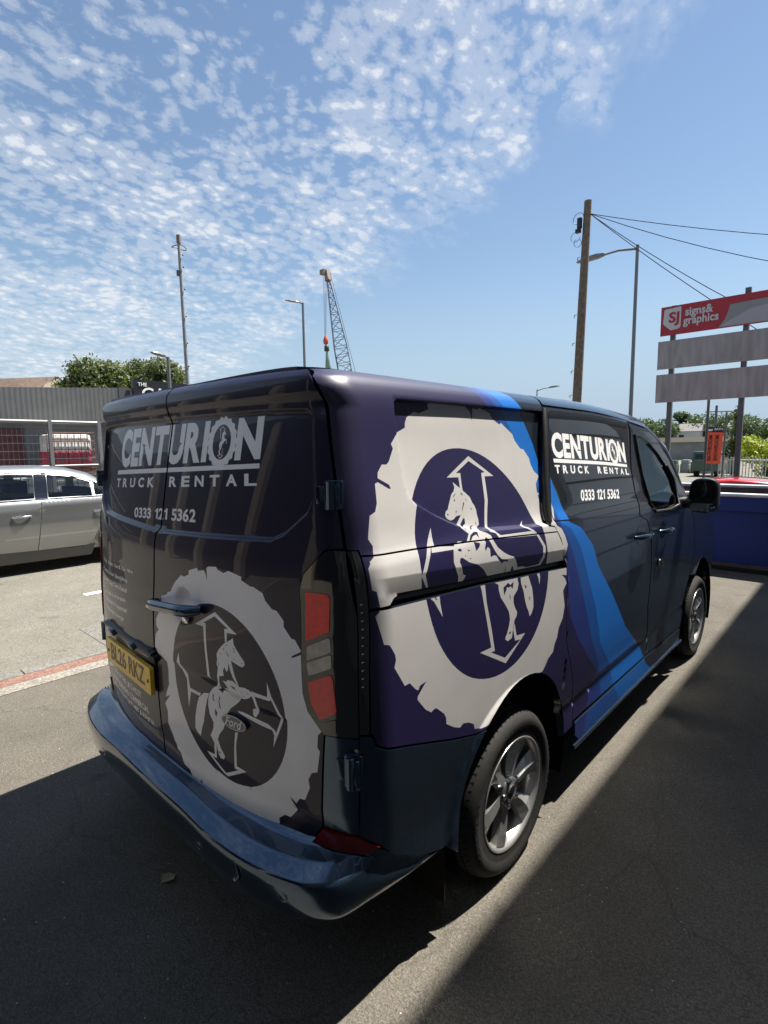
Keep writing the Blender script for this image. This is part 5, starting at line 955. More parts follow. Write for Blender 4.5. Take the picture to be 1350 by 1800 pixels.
# yard cage and containers
fe = thing('yard_fence', 'grey steel framed mesh fence of the yard behind the silver car', 'fence', (-14.6, 2, 0))
b = MB(); b.tube([(-14.6, -6, 2.62), (-14.6, 3.98, 2.62)], .045, 8); inworld(b.build('top_rail', GALV), fe)
b = MB(); b.tube([(-14.6, -6, 1.42), (-14.6, 3.98, 1.42)], .03, 8); inworld(b.build('mid_rail', GALV), fe)
for y in (3.98, 2.72, 1.45, .1, -1.3, -2.7, -4.1):
    b = MB(); b.box((-14.6, y, 1.33), (.09, .09, 2.66)); inworld(b.build('post', GALV), fe)
b = MB()
for k in range(12): z = .15+k*.21; b.tube([(-14.6, -6, z), (-14.6, 3.98, z)], .008, 4, smooth=False)
for k in range(90): y = -6+k*.112; b.tube([(-14.6, y, .1), (-14.6, y, 2.6)], .004, 3, smooth=False, cap=False)
m_ = inworld(b.build('mesh_wires', GALV), fe); m_['kind'] = 'stuff'
WPL = mat('white tank plastic', (.70, .68, .66), .35, vary=.06, vscale=6); RPL = mat('red stained tank plastic', (.42, .06, .09), .4, vary=.2, vscale=5); RST = mat('rusty cage steel', (.22, .12, .09), .7, .3, vary=.3, vscale=12)
def ibc(y, z0, lab):
    t = thing('liquid_tank', lab, 'tank', (-15.3, y, z0), 0, 'caged liquid tanks in the yard')
    b = MB(); b.box((0, 0, .62), (.96, 1.10, .96)); tk = b.build('tank', [WPL], t, bevel=.10)
    b = MB(); b.box((0, 0, .40), (.985, 1.12, .56)); b.build('liquid_stain', RPL, t, bevel=.10)
    b = MB(); b.box((0, 0, .07), (1.0, 1.2, .13)); b.build('pallet', RST, t)
    for k in range(8):
        b = MB(); b.tube([(.51, -.6+k*1.2/7, .13), (.51, -.6+k*1.2/7, 1.15)], .011, 5); b.build('cage_bar', RST, t)
    for k in range(5):
        b = MB(); b.tube([(.52, -.6, .2+k*.235), (.52, .6, .2+k*.235)], .011, 5); b.build('cage_bar', RST, t)
ibc(3.28, 1.20, 'upper caged tank with red liquid behind the fence, nearest the van'); ibc(3.28, 0, 'lower caged tank standing under another tank behind the fence'); ibc(1.9, 0, 'caged liquid tank left of the stacked pair behind the fence')
# house, tree, poles
hs = thing('gable_house', 'old house with cream gable and brown tiled roof beyond the shed', 'house', (-45, 8, 0))
CRM = mat('cream render', (.52, .44, .33), .85, vary=.2, vscale=.6); TIL = mat('brown roof tiles', (.12, .085, .065), .85, vary=.25, vscale=6, bump=.4, bscale=12)
b = MB(); b.box((-46, 7.0, 2.9), (8, 10.6, 6.15)); inworld(b.build('wall', CRM), hs)
# gable faces the viewer's right: ridge runs away along -y
b = MB(); b.add([(-41.9, 9.4, 6.15), (-41.9, 12.4, 6.15), (-41.9, 11.1, 7.15), (-50, 9.4, 6.15), (-50, 12.4, 6.15), (-50, 11.1, 7.15)], [(0, 1, 2), (3, 5, 4), (0, 2, 5, 3), (1, 4, 5, 2), (0, 3, 4, 1)]); inworld(b.build('gable', CRM), hs)
b = MB(); b.add([(-42.2, 11.2, 7.3), (-42.2, 12.6, 6.05), (-50, 12.6, 6.05), (-50, 11.2, 7.3), (-42.2, 8.4, 6.95), (-46.5, 5.5, 6.9), (-41.6, 9.2, 5.9), (-43, 0, 5.9), (-46.5, 0, 6.9)], [(0, 1, 2, 3), (0, 4, 6), (4, 0, 3), (4, 5, 7, 6), (5, 8, 7), (5, 4, 3)]); inworld(b.build('roof', TIL), hs)
LEAF = {}
def leafmat(name, c):
    m = bpy.data.materials.new(name); m.use_nodes = True; t = m.node_tree; b = t.nodes['Principled BSDF']; b.inputs['Roughness'].default_value = .55
    oi = t.nodes.new('ShaderNodeNewGeometry'); r = t.nodes.new('ShaderNodeMapRange'); r.inputs[3].default_value = .6; r.inputs[4].default_value = 1.5; t.links.new(oi.outputs['Random Per Island'], r.inputs[0])
    x = t.nodes.new('ShaderNodeMix'); x.data_type = 'RGBA'; x.blend_type = 'MULTIPLY'; x.inputs[0].default_value = 1; x.inputs[6].default_value = (*c, 1); t.links.new(r.outputs[0], x.inputs[7]); t.links.new(x.outputs[2], b.inputs['Base Color'])
    b.inputs['Transmission Weight'].default_value = 0; b.inputs['Subsurface Weight'].default_value = 0
    tr = t.nodes.new('ShaderNodeBsdfTranslucent'); tr.inputs[0].default_value = (c[0]*1.6, c[1]*1.7, c[2]*.9, 1); mx = t.nodes.new('ShaderNodeMixShader'); mx.inputs[0].default_value = .3
    t.links.new(b.outputs[0], mx.inputs[1]); t.links.new(tr.outputs[0], mx.inputs[2]); t.links.new(mx.outputs[0], t.nodes['Material Output'].inputs[0]); return m
LG1 = leafmat('grey green leaves', (.085, .105, .040)); LG2 = leafmat('deep green leaves', (.040, .068, .020)); LG3 = leafmat('bright yellow green leaves', (.20, .24, .012)); LG4 = leafmat('blue green far leaves', (.050, .080, .042))
BARK = mat('bark', (.07, .055, .04), .9, bump=.3, bscale=20)
def leaves(lobes, n, size, seed, fill=.5):
    r = np.random.default_rng(seed); vol = np.array([l[3]*l[4]*l[5] for l in lobes])**.67; idx = r.choice(len(lobes), n, p=vol/vol.sum()); Lb = np.array(lobes)[idx]
    d = r.normal(size=(n, 3)); d /= np.linalg.norm(d, axis=1, keepdims=True); rad = (fill+(1-fill)*r.random((n, 1)))*(1+.12*r.normal(size=(n, 1)))
    c = Lb[:, :3]+d*rad*Lb[:, 3:6]; a = r.normal(size=(n, 3)); a /= np.linalg.norm(a, axis=1, keepdims=True); q = np.cross(a, d+.6*r.normal(size=(n, 3))); q /= np.linalg.norm(q, axis=1, keepdims=True)+1e-9
    s = size*(.6+.8*r.random((n, 1))); V = np.stack([c-a*s, c+q*s*.55, c+a*s, c-q*s*.55], 1).reshape(-1, 3); F = np.arange(4*n).reshape(-1, 4)
    return V, F
def crown(name, lobes, n, size, seed, m, parent, fill=.5):
    V, F = leaves(lobes, n, size, seed, fill); me = bpy.data.meshes.new(name); me.from_pydata(V.tolist(), [], F.tolist()); me.materials.append(m); me.update()
    o = bpy.data.objects.new(name, me); COL.objects.link(o); return inworld(o, parent)
def tree(name, label, base, lobes, n, size, seed, m, trunk_h, tr=.18, group=None, cat='tree', fill=.5):
    t = thing(name, label, cat, base, 0, group); rr_ = random.Random(seed)
    b = MB(); top = Vector((sum(l[0] for l in lobes)/len(lobes), sum(l[1] for l in lobes)/len(lobes), base[2]+trunk_h)); b.tube([base, Vector(base).lerp(top, .5)+Vector((rr_.uniform(-.1, .1), 0, 0)), top], [tr, tr*.8, tr*.5], 8)
    for l in lobes[:7]: b.tube([top.lerp(Vector(base), .25), top.lerp(Vector(l[:3]), .5), l[:3]], [tr*.5, tr*.3, tr*.08], 5)
    inworld(b.build('trunk', BARK), t); crown('crown', lobes, n, size, seed, m, t, fill); return t
def lobeset(c, r, n, seed, flat=.75, sz=.42):
    q = random.Random(seed); out = []
    for i in range(n):
        a = q.uniform(0, 6.28); k = q.uniform(.25, 1)**.6; s = q.uniform(.75, 1.25)*sz
        out.append((c[0]+r*k*math.cos(a)*.75, c[1]+r*k*math.sin(a)*.75, c[2]+r*flat*q.uniform(-.55, .75)*(1.15-k*.5), r*s, r*s, r*s*.8))
    return out
tree('bushy_tree', 'broad grey green tree behind the shed, left of its neighbour', (-30, 9.4, 0), lobeset((-30, 9.3, 5.3), 2.1, 14, 4), 16000, .095, 4, LG1, 3.6, group='trees behind the shed')
tree('bushy_tree', 'grey green tree behind the shed beside the bent lamp post', (-30, 12.7, 0), lobeset((-30, 12.6, 5.6), 2.2, 14, 9), 16000, .095, 9, LG1, 3.6, group='trees behind the shed')
ms = thing('mast', 'tall slim grey pole with step pegs rising behind the left of the van roof', 'pole', (-14, 6.5, 0))
b = MB(); b.tube([(-14, 6.5, 0), (-14, 6.47, 4), (-14, 6.43, 8.1)], [.075, .062, .045], 12); inworld(b.build('shaft', mat('weathered grey metal', (.24, .25, .26), .8, vary=.15, vscale=10)), ms)
b = MB(); b.tube([(-14, 6.43, 8.05), (-14, 6.43, 8.28)], .065, 12); inworld(b.build('cap', mat('rusty cap', (.20, .14, .11), .8)), ms)
for k, z in enumerate((7.7, 7.35, 6.7, 5.9, 5.1, 4.4)):
    b = MB(); b.box((-13.93, 6.50, z), (.03, .03, .035)); inworld(b.build('step_peg', BLACKP), ms)
b = MB(); b.tube([(-14+.16*math.cos(t), 6.43+.22*math.sin(t), 7.92+.03*math.cos(2*t)) for t in np.linspace(0, 6.28, 17)], .012, 5, cap=False); inworld(b.build('cable_loop', BLACKP), ms)
b = MB(); b.box((-13.95, 6.34, 7.15), (.08, .08, .16)); inworld(b.build('junction_box', BLACKP), ms)
LPM = mat('grey lamp column', (.17, .18, .19), .5, .5)
def lamp(label, base, h, arm, head, tilt=0., r=.07, group='street lamps'):
    t = thing('street_lamp', label, 'street lamp', base, 0, group); bx = Vector(base)
    b = MB(); b.tube([bx, bx+Vector((0, 0, h))], [r, r*.7], 10); inworld(b.build('column', LPM), t); e = bx+Vector((0, 0, h))
    ax = Vector(arm)
    if ax.length > .2:
        b = MB(); b.tube([e-Vector((0, 0, .12)), e+ax*.5, e+ax], [r*.6, r*.5, r*.45], 8); inworld(b.build('arm', LPM), t)
    d = ax.normalized() if ax.length > .01 else Vector((1, 0, 0)); p = e+ax; s = d.cross(Vector((0, 0, 1))).normalized(); u = s.cross(d)
    b = MB(); hl_, hw, ht = head; Vs = []
    for f, k, g in ((-.15, .45, .6), (.1, .9, 1), (.55, 1, 1), (.9, .75, .55), (1, .35, .25)):
        for a, c in ((-1, 0), (-.7, .8), (.7, .8), (1, 0), (.7, -.5), (-.7, -.5)): Vs.append(p+d*hl_*f+s*hw/2*a*k+u*ht*c*g)
    b.add(Vs, [(i*6+j, i*6+(j+1) % 6, (i+1)*6+(j+1) % 6, (i+1)*6+j) for i in range(4) for j in range(6)]+[(5, 4, 3, 2, 1, 0), tuple(range(24, 30))], 0, False); inworld(b.build('lantern', LPM), t); return t
lamp('short street lamp with bent arm in front of the grey green trees', (-14, 5.88, 0), 4.62, (.03, -.16, .02), (.42, .18, .07), group=None)
lamp('slim street lamp with flat lantern left of the crane', (-55.5, 45, 0), 21.2, (-.5, -.5, .1), (1.7, .7, .16), r=.22, group=None)
lamp('tall street lamp with long arm beside the wooden pole', (-4.45, 18, 0), 8.55, (-1.28, .1, -.02), (.9, .28, .11), r=.075, group=None)
lamp('small far street lamp above the van roof, left of the wooden pole', (-29.2, 60, 0), 8.75, (1.7, 0, .12), (1.2, .35, .14), r=.10, group=None)
# crane
cr_ = thing('crane', 'lattice boom crane with hanging hook block far beyond the van', 'crane', (-129, 120, 0))
CB = mat('blue grey crane steel', (.10, .13, .18), .6); CW = mat('pale crane steel', (.35, .37, .38), .6); CO = mat('orange hook paint', (.55, .07, .03), .5)
A = Vector((-123.0, 120, 10)); Bt = Vector((-134.0, 120, 57.0)); ax = (Bt-A).normalized(); s = Vector((.735, .678, 0)); s = (s-ax*s.dot(ax)).normalized(); w_ = ax.cross(s)
def cw(t): return 2.15*min(1, (1-t)/.62+.22)
b = MB(); nS = 17; ch = []
for c in ((-1, -1), (1, -1), (1, 1), (-1, 1)):
    ch.append([A+ax*(Bt-A).length*i/nS+s*c[0]*cw(i/nS)+w_*c[1]*cw(i/nS)*.6 for i in range(nS+1)])
for c in ch:
    q_ = MB(); q_.tube(c, .20, 5, smooth=False); inworld(q_.build('boom_chord', CB), cr_)
for i in range(nS):
    for j in range(4):
        p0, p1 = ch[j][i], ch[(j+1) % 4][i+1]; b.tube([p0, p1] if (i+j) % 2 else [ch[(j+1) % 4][i], ch[j][i+1]], .10, 4, smooth=False, cap=False)
        b.tube([ch[j][i], ch[(j+1) % 4][i]], .09, 4, smooth=False, cap=False)
o = inworld(b.build('boom_lacing', CB), cr_); o['kind'] = 'stuff'
b = MB(); b.box(tuple(Bt+ax*1.4), (1.7, 1.7, 3.4), M=ax.to_track_quat('Z', 'Y').to_matrix(), taper=.8); b.box(tuple(Bt+ax*2.6+Vector((-.9, -.8, 0))), (2.0, 1.5, 1.5)); inworld(b.build('boom_head', mat('brown grey boom head', (.20, .15, .13), .7)), cr_)
for dx in (-.9, -.2, .5):
    b = MB(); b.tube([(Bt.x-1.0+dx, 119.6, 58.5), (-135.6+dx*.5, 119.6, 40)], .05, 4, cap=False); inworld(b.build('hoist_rope', BLACKP), cr_)
b = MB(); b.tube([(-133.0, 120, 59), (-117.5, 120, 12)], .06, 4, cap=False); inworld(b.build('pendant_line', BLACKP), cr_)
b = MB(); b.lathe([(36.4, .1), (36.8, .75), (37.9, .9), (39.0, .45), (40, .12)], 12, 'Z', (-135.6, 119.6, 0)); inworld(b.build('hook_block', CO), cr_)
b = MB(); b.lathe([(34.2, .3), (34.4, .85), (36.0, .8), (36.4, .3)], 10, 'Z', (-135.2, 119.6, 0)); inworld(b.build('shackle', mat('dark green steel', (.02, .05, .035), .6)), cr_)
for dx, dy in ((-.9, 0), (0, .5), (1.7, 0), (2.4, .5)):
    b = MB(); b.tube([(-135.2, 119.6, 34.4), (-135.2+dx, 119.6+dy, 24)], .32, 5, smooth=False); inworld(b.build('sling', mat('pale green sling', (.22, .32, .26), .8, vary=.4, vscale=2)), cr_)
b = MB(); b.box((-128, 121, 3), (8, 6, 5)); inworld(b.build('crane_body', CW), cr_)
# wooden pole with wires
wp = thing('telegraph_pole', 'leaning weathered wooden telegraph pole with cables on the right', 'pole', (-5.75, 16, 0))
WOODP = mat('weathered pole timber', (.15, .115, .085), .85, vary=.3, vscale=9, bump=.4, bscale=30)
b = MB(); b.tube([(-5.66, 16, 0), (-5.56, 16, 3.2), (-5.47, 16, 6.5), (-5.38, 16, 9.62)], [.16, .148, .135, .115], 14); inworld(b.build('shaft', WOODP), wp)
for k, (z, s_) in enumerate(((7.9, 1), (6.1, -1), (5.2, -1), (4.3, -1), (3.5, -1))):
    x = -5.66+.28*z/9.6; b = MB(); b.tube([(x-.13, 15.9, z), (x-.19, 15.86, z-.02), (x-.18, 15.86, z-.1)], .012, 6); inworld(b.build('step_iron', BLACKP), wp)
b = MB(); b.box((-5.58, 15.86, 8.95), (.13, .12, .32)); b.box((-5.62, 15.86, 8.72), (.16, .12, .12)); inworld(b.build('junction_box', BLACKP, bevel=.01), wp)
for (c, rr_, ph) in (((-5.62, 15.85, 9.1), .17, 0), ((-5.70, 15.85, 8.55), .14, 1), ((-5.62, 15.85, 8.35), .11, 2)):
    b = MB(); b.tube([(c[0]+rr_*math.cos(t), c[1]+.04*math.sin(t+ph), c[2]+rr_*1.1*math.sin(t)) for t in np.linspace(ph, ph+5.2, 18)], .009, 5, cap=False); inworld(b.build('cable_loop', BLACKP), wp)
for k, (e, sag) in enumerate((((9, 23.5, 6.9), .55), ((9, 21.5, 5.2), .95), ((3.2, 14.8, 2.6), .35), ((1.2, 14.6, 3.3), .15))):
    a = Vector((-5.28, 15.95, 9.18)); e = Vector(e)
    P = [a.lerp(e, t)-Vector((0, 0, sag*4*t*(1-t))) for t in np.linspace(0, 1, 15)]
    w = MB().tube(P, .011, 5, cap=False).build('overhead_cable', mat('grey cable sheath', (.02, .022, .026), 1., spec=0.)); tag(w, ['highest cable from the wooden pole, running off to the right edge', 'sagging second cable from the wooden pole towards the right edge', 'third cable from the pole, passing behind the middle of the red sign', 'lowest cable from the pole, meeting the left part of the red sign'][k], 'cable', 'overhead cables from the wooden pole')
# ================================================================== SIGN HOARDING
SRED = mat('faded red sign', (.38, .028, .038), .55, vary=.06, vscale=2); SGRY = mat('weathered grey board', (.31, .31, .31), .7, vary=.22, vscale=5, bump=.08, bscale=14, stretch=(1.6, 1, .22)); SSTL = mat('painted steel post', (.10, .105, .11), .5, .3)
SWHT = mat('dulled white sign print', (.55, .56, .58), .6); SG2 = mat('grey sign print', (.36, .37, .40), .6); SG3 = mat('green grey sign print', (.25, .28, .28), .6)
hd = thing('sign_hoarding', 'three board sign hoarding on steel posts with a red top board', 'billboard', (-.6, 14.1, 0))
for x in (-2.18, -.55, 1.05):
    b = MB(); b.box((x, 14.09, 2.78), (.12, .10, 5.56 if x > -2 else 5.3)); inworld(b.build('post', SSTL), hd)
b = MB(); b.tube([(-1.33, 14.3, 0), (-1.30, 14.3, 3.7)], .035, 8); inworld(b.build('stay_pole', SSTL), hd)
def board(z0, z1, xl, xr, m):
    b = MB(); b.box(((xl+xr)/2, 14.0, (z0+z1)/2), (xr-xl, .04, z1-z0)); return inworld(b.build('board', m), hd)
r1 = board(4.67, 5.41, -2.47, 1.55, SRED); r2_ = board(3.80, 4.53, -2.51, 1.50, SGRY); r3 = board(2.92, 3.66, -2.52, 1.50, SGRY)
for zb_, zt_ in ((3.86, 4.46), (2.98, 3.60)):
    for x in (-2.42, -1.95, -1.3, -.6, .2):
        b = MB(); b.lathe([(0, .014), (-.008, .012), (-.01, 0)], 8, 'Y', (x, 13.98, zb_)); inworld(b.build('bolt', SSTL), hd)
F0 = frame((0, 13.975, 0), (1, 0, 0), (0, 0, 1))
def sprint(name, pts, m, dz=0.): 
    b = MB(); b.prism(pts, 0, .003+dz, M=F0); return inworld(b.build(name, m), hd)
sprint('sign_logo', [tuple(p) for p in rounded([(-2.39, 5.34), (-1.985, 5.37), (-1.985, 4.86), (-2.03, 4.81), (-2.22, 4.79), (-2.41, 4.97)], .03)], SWHT)
o = flat_text('sign_logo_letters', 'SJ', .36, SRED, F0 @ Matrix.Translation((-2.15, 5.10, .006)), None, bold=.012, thick=.002, width=.25); inworld(o, hd)
o = flat_text('sign_lettering', 'signs&', .285, SWHT, F0 @ Matrix.Translation((-1.575, 5.20, .004)), None, bold=.008, thick=.002, width=.63); inworld(o, hd)
o = flat_text('sign_lettering', 'graphics', .285, SWHT, F0 @ Matrix.Translation((-1.53, 4.98, .004)), None, bold=.008, thick=.002, width=.80); inworld(o, hd)
sprint('sign_sweep', [(-1.13, 4.69), (1.54, 4.69), (1.54, 5.30), (-.90, 5.21), (-.93, 5.05), (-1.0, 4.86)], SG3); sprint('sign_sweep', [(-1.12, 4.70), (1.53, 4.70), (1.53, 5.28), (-.45, 5.05), (-.95, 4.80)], SG2, .003)
# ================================================================== SKIP, CARS, FENCE AND THE FAR RIGHT
SKB = mat('dark blue skip paint', (.006, .022, .16), .6, 0, 0, .2, vary=.18, vscale=2, bump=.05, bscale=6); RSTD = mat('rusty skip inside', (.09, .06, .045), .9, vary=.3, vscale=5)
skp = thing('skip', 'dark blue open skip with pale worn rim in front of the van', 'skip', (.6, 7.7, 0))
sx0, sx1, sy0, sy1 = -1.7, 2.35, 6.78, 8.4
def q4(n, P, m, th=(0, .05, 0)):
    b = MB(); k = len(P); b.add(list(P)+[tuple(Vector(p)+Vector(th)) for p in P], [tuple(range(k)), tuple(reversed(range(k, 2*k)))]+[(i, k+i, k+(i+1) % k, (i+1) % k) for i in range(k)]); return inworld(b.build(n, m), skp)
q4('side_panel', [(sx0, sy0+.06, .07), (sx1, sy0+.06, .07), (sx1, sy0+.02, .86), (sx0, sy0+.02, .86)], SKB); q4('side_panel', [(sx0, sy0-.02, .86), (sx1, sy0-.02, .86), (sx1, sy0, 1.06), (sx0, sy0, 1.06)], SKB)
q4('rear_panel', [(sx0, sy1, .07), (sx1, sy1, .07), (sx1, sy1, 1.08), (sx0, sy1, 1.08)], RSTD); q4('end_panel', [(sx0, sy0, .07), (sx0, sy1, .07), (sx0, sy1, 1.06), (sx0, sy0, 1.06)], SKB, (.05, 0, 0)); q4('end_panel', [(sx1, sy0, .07), (sx1, sy1, .07), (sx1, sy1, 1.06), (sx1, sy0, 1.06)], SKB, (-.05, 0, 0))
q4('floor', [(sx0, sy0, .07), (sx1, sy0, .07), (sx1, sy1, .07), (sx0, sy1, .07)], RSTD, (0, 0, .04))
b = MB(); b.tube([(sx0, sy0-.0, 1.075), (sx1, sy0, 1.085)], .028, 8); b.tube([(sx0, sy1, 1.10), (sx1, sy1, 1.10)], .028, 8); inworld(b.build('rim', mat('worn pale rim', (.55, .58, .62), .5, vary=.2, vscale=6)), skp)
b = MB(); b.box(((sx0+sx1)/2, sy0+.1, .035), (sx1-sx0-.2, .12, .07)); inworld(b.build('skid', BLACKP), skp)
def simple_car(label, loc, rz, col, L_=4.1, H=1.42, bon=.0, group=None):
    t = thing('parked_car', label, 'car', loc, rz, group); pm_ = mat(f'car paint {col}', col, .3, .2, 1., .04); W2 = .86
    prof = [(-L_/2, .35), (-L_/2+.05, .72), (-L_/2+.35, .92), (-L_*.24, 1.0), (-L_*.10, H-.06), (L_*.06, H), (L_*.22, H-.05), (L_*.38, 1.02), (L_/2-.08, .95), (L_/2, .6), (L_/2-.03, .32)]
    b = MB(); n = len(prof); V = []
    for y, s_ in ((-1, 1), (-.75, 1), (.75, 1), (1, 1)):
        for x, z in prof:
            k = 1 if z < 1.01 else .80; V.append((x, y*W2*k, z if abs(y) < 1 else z-.02))
    b.add(V, [(i*n+j, i*n+j+1, (i+1)*n+j+1, (i+1)*n+j) for i in range(3) for j in range(n-1)]+[tuple(range(n)), tuple(reversed(range(3*n, 4*n)))], 0, False); b.build('body', pm_, t, bevel=.05)
    for s_ in (-1, 1):
        b = MB(); P = [(-L_*.20, s_*.78, 1.02), (L_*.33, s_*.78, 1.02), (L_*.20, s_*.705, H-.10), (-L_*.085, s_*.705, H-.10)]; b.add(P+[(x, y-.04*s_, z) for x, y, z in P], [(0, 1, 2, 3), (7, 6, 5, 4), (0, 4, 5, 1), (1, 5, 6, 2), (2, 6, 7, 3), (3, 7, 4, 0)]); b.v = [(x, y+.05*s_, z) for x, y, z in b.v]; b.build('side_window', TINT, t)
    b = MB(); b.box((-L_*.175, 0, 1.19), (.04, 1.28, .36), M=Matrix.Rotation(-R(-52), 3, 'Y')); b.box((L_*.31, 0, 1.20), (.04, 1.24, .36), M=Matrix.Rotation(R(-58), 3, 'Y')); b.build('windscreen', TINT, t)
    for x in (-L_*.31, L_*.30):
        for s_ in (-1, 1):
            b = MB(); b.lathe([(-.1, .0), (-.1, .30), (.1, .30), (.1, .2), (.07, .18), (.07, 0)], 24, 'Y', (x, s_*.76, .31)); b.build('wheel', RUB, t)
    return t
simple_car('red car parked behind the blue skip', (-.45, 11.9, -.36), R(2), srgb(190, 20, 25)); simple_car('blue car parked behind the skip near the right edge', (1.8, 13.0, -.42), R(-6), srgb(20, 55, 120))
simple_car('pale silver car at the right edge behind the blue car', (2.6, 15.6, -.30), R(-4), (.45, .47, .5))
PAV = sheet('pavement', [(-4.2, 19), (30, 19), (30, 22.5), (-5, 26)], .010, KERBM)
# railings
rl = thing('railing_fence', 'pale steel railings in front of the yellow green hedge', 'fence', (2, 23, 0)); PST = mat('pale painted steel', (.42, .44, .42), .5)
def rl_y(x): return 26.6-.65*(x+3)
b = MB(); 
for z in (.35, 1.08): b.tube([(-3.3, rl_y(-3.3), z), (6, rl_y(6), z)], .03, 6)
inworld(b.build('rail', PST), rl); xs_ = np.arange(-3.3, 3, .13)
for i, x in enumerate(xs_):
    b = MB(); b.tube([(x, rl_y(x), 0), (x, rl_y(x), 1.22)], .022, 5, smooth=False); inworld(b.build('bar', PST), rl)
hg = thing('hedge', 'bright yellow green sunlit hedge behind the railings', 'hedge', (1.5, 26, 0))
q_ = random.Random(5); lb_ = []
for k in range(40):
    x = -2.4+k*.26; lb_.append((x+q_.uniform(-.15, .15), rl_y(x)+1.3+q_.uniform(-.5, .5), q_.uniform(.7, 1.75), q_.uniform(.45, .7), q_.uniform(.45, .7), q_.uniform(.40, .62)))
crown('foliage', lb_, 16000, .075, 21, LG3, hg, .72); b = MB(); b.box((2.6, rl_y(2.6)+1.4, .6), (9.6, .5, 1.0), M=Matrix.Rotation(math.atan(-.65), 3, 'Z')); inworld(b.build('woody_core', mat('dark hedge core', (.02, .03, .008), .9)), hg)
tree('young_tree', 'slim young tree beside the orange banner', (-2.75, 26.8, 0), [(-2.75, 26.8, 2.0, .3, .3, .5), (-2.6, 26.8, 2.7, .25, .25, .4), (-2.9, 26.8, 1.4, .35, .3, .4), (-2.7, 26.8, 3.2, .15, .15, .35)], 700, .07, 31, LG2, 2.2, .035)
# banner
bn = thing('banner_sign', 'orange vertical banner reading bathroom showroom beside the van mirror', 'sign', (-3.2, 25, 0)); ORG = mat('orange banner', (.66, .075, .030), .7)
for x in (-3.22, -2.84):
    b = MB(); b.tube([(x, 25.06, 0), (x+.03, 25.06, 3.45 if x < -3 else 3.15)], .05 if x < -3 else .035, 8); inworld(b.build('post', SSTL), bn)
b = MB(); b.tube([(-3.62, 25.06, 3.2), (-2.6, 25.06, 3.18)], .025, 6); inworld(b.build('crossbar', SSTL), bn)
b = MB(); b.box((-3.22, 25, 1.62), (.64, .03, 1.36), M=Matrix.Rotation(R(2), 3, 'Y')); inworld(b.build('banner', ORG), bn)
b = MB(); b.box((-3.20, 25, 2.42), (.66, .035, .24), M=Matrix.Rotation(R(2), 3, 'Y')); inworld(b.build('banner_head', mat('black banner head', (.012, .012, .015), .6)), bn)
FB = lambda x, z: frame((x, 24.975, z), (0.03, 0, 1), (-1, 0, 0.03))
for s_, x in (('BATHROOM', -3.34), ('SHOWROOM', -3.10)):
    o = flat_text('banner_lettering', s_, .20, PLT, FB(x, 1.62), None, bold=.006, thick=.003, width=1.10); inworld(o, bn)
o = flat_text('banner_lettering', 'BATH', .13, SWHT, frame((-3.05, 24.97, 2.43), (1, 0, -.03), (0.03, 0, 1)), None, bold=.004, thick=.003, width=.30); inworld(o, bn)
b = MB(); b.prism([(-3.47, 2.44), (-3.25, 2.44), (-3.29, 2.36), (-3.43, 2.36)], 0, .003, M=frame((0, 24.97, 0), (1, 0, 0), (0, 0, 1))); inworld(b.build('bath_emblem', SWHT), bn)
# distant yard: grey depot, crates, pipes, hillside trees, houses
dp = thing('depot', 'long grey depot building with pale roof in the distance', 'building', (-16, 70, 0))
b = MB(); b.box((-22, 72, 1.05), (26, 4, 2.1)); inworld(b.build('wall', mat('grey depot wall', (.20, .21, .21), .8, vary=.2, vscale=.7)), dp); b = MB(); b.box((-22, 72, 2.38), (26.4, 5, .56)); inworld(b.build('roof', mat('pale depot roof', (.50, .44, .33), .8)), dp)
q_ = random.Random(8); stk = []
cols_ = [mat('green stacked goods', (.05, .10, .07), .7), mat('grey stacked goods', (.22, .24, .23), .7), mat('pale stacked goods', (.38, .38, .36), .7), mat('brick red goods', (.30, .11, .07), .8)]
names_ = ['pale green', 'mid green', 'grey', 'dark green', 'white', 'brick red']
ords = ['leftmost', 'second', 'third', 'fourth', 'fifth', 'sixth', 'seventh', 'eighth', 'ninth']; cn = ['green', 'grey', 'pale', 'brick red']
for k in range(9):
    x = -9.4+k*.62; ci = 3 if k == 0 else q_.choice((0, 0, 1, 1, 2)); h = q_.uniform(.6, 1.1)
    b = MB(); b.box((0, 0, h*.33), (.50, .7, h*.66)); b.box((0, 0, h*.83), (.42, .6, h*.34)); o = b.build('goods_stack', cols_[ci], bevel=.02); o.location = (x, 36.5+q_.uniform(-.4, .4), 0)
    tag(o, f'{cn[ci]} stack of yard goods, {ords[k]} from the left in the far yard', 'stack', 'stacked goods in the far yard')
vn = thing('green_truck', 'dark green truck parked beside the orange banner', 'truck', (-4.9, 33, 0)); b = MB(); b.box((-4.9, 33, .85), (1.3, 2.2, 1.1)); inworld(b.build('body', mat('dark green truck paint', (.012, .06, .045), .4, 0, .5), bevel=.06), vn); b = MB(); b.box((-4.9, 31.87, 1.05), (1.0, .04, .4)); inworld(b.build('windscreen', TINT), vn)
for x in (-5.4, -4.4):
    b = MB(); b.lathe([(-.1, 0), (-.1, .33), (.1, .33), (.1, 0)], 16, 'X', (x, 32.4, .33)); inworld(b.build('wheel', RUB), vn)
q_ = random.Random(12); Vw = []; Fw = []; nw = 0
for k in range(46):
    x = -56+k*1.15+q_.uniform(-.8, .8); y = 118+q_.uniform(-14, 26); h = q_.uniform(5.2, 8.6)
    v_, f_ = leaves(lobeset((x, y, h*.62), h*.42, 7, 100+k, .9, .5), 1500, .24, 100+k); Vw.append(v_); Fw.append(f_+nw); nw += len(v_)
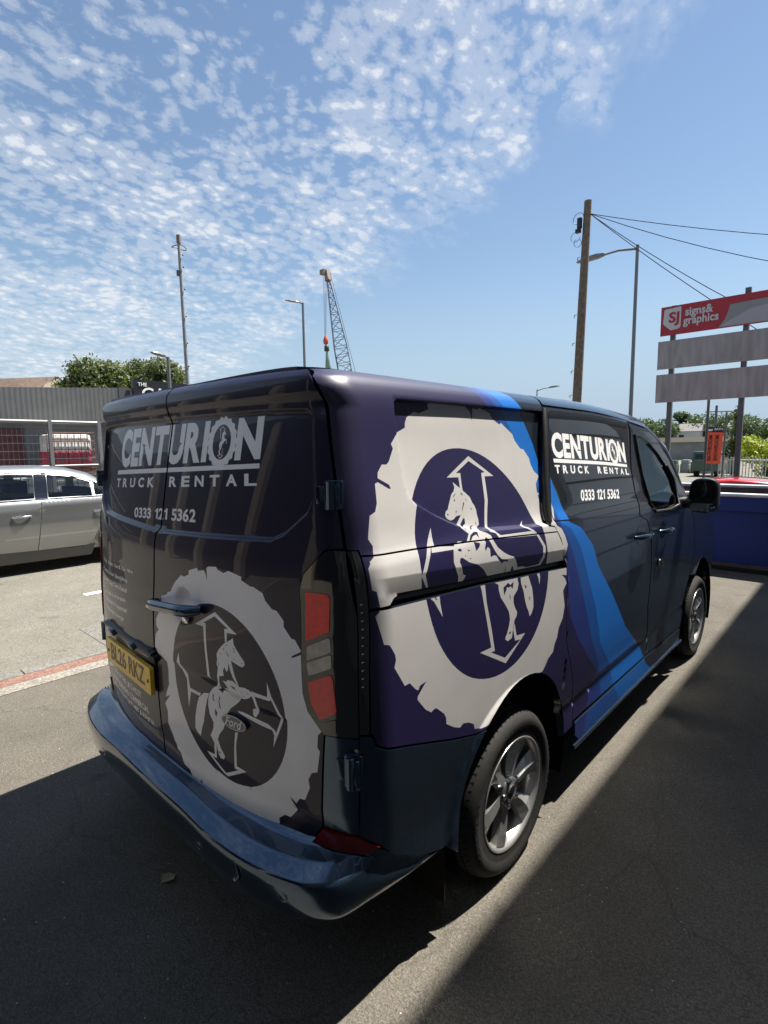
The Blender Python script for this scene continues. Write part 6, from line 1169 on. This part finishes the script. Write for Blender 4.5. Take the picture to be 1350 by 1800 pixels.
me = bpy.data.meshes.new('distant_wood'); me.from_pydata(np.concatenate(Vw).tolist(), [], np.concatenate(Fw).tolist()); me.materials.append(LG4); me.materials.append(LG2); me.polygons.foreach_set('material_index', (np.arange(46*1500)//1500 % 3 == 0).astype(int)); wd = link('distant_wood', me); wd['kind'] = 'stuff'
tree('tall_tree', 'taller dark tree standing above the hillside trees', (-33.4, 140, 0), lobeset((-33.4, 140, 7.6), 2.6, 7, 77, 1.0, .5), 2000, .26, 77, LG4, 6, .25)
for k, (x, y) in enumerate(((-24.2, 112), (-19.6, 116))):
    t = thing('far_house', ['pale gabled house among the distant hillside trees', 'low house right of the gabled house on the hill'][k], 'house', (x, y, 0)); b = MB(); b.box((x, y, 2.2), (4.6, 4, 4.4)); inworld(b.build('wall', mat('pale far render', (.46, .46, .45), .8)), t)
    b = MB(); b.add([(x-2.5, y-2.2, 4.3), (x+2.5, y-2.2, 4.3), (x+2.5, y+2.2, 4.3), (x-2.5, y+2.2, 4.3), (x-1.6, y, 5.75), (x+2.3, y, 5.75)], [(0, 1, 5, 4), (2, 3, 4, 5), (0, 4, 3), (1, 2, 5)]); inworld(b.build('roof', mat('grey slate roof', (.16, .15, .15), .8)), t)
    b = MB(); b.box((x-.8, y-2.02, 3.2), (.8, .05, .9)); inworld(b.build('window', TINT), t)
hill = MB(); hx = np.linspace(-420, 300, 60); Vh = []
for x in hx: 
    z = 9.0+1.6*math.sin(x*.03)+1.5*math.sin(x*.011+1); Vh += [(x, 190, -.1), (x, 230, z), (x, 420, z*.8)]
hill.add(Vh, [(3*i+j, 3*i+3+j, 3*i+4+j, 3*i+1+j) for i in range(59) for j in range(2)], 0, True); ho = hill.build('hill', mat('hazy wooded hillside', (.045, .065, .04), .95, vary=.4, vscale=.15)); ho['kind'] = 'structure'
# fallen leaf and litter on the asphalt
b = MB(); b.add([(0, -.028, .004), (.022, -.012, .014), (.03, .012, .012), (.006, .034, .006), (-.02, .016, .012), (-.026, -.01, .016)], [(0, 1, 2, 3), (0, 3, 4, 5)]); o = b.build('fallen_leaf', mat('dry leaf', (.30, .25, .14), .8)); o.location = (-.05, -1.02, .002); tag(o, 'dry fallen leaf on the shaded asphalt behind the van', 'leaf')
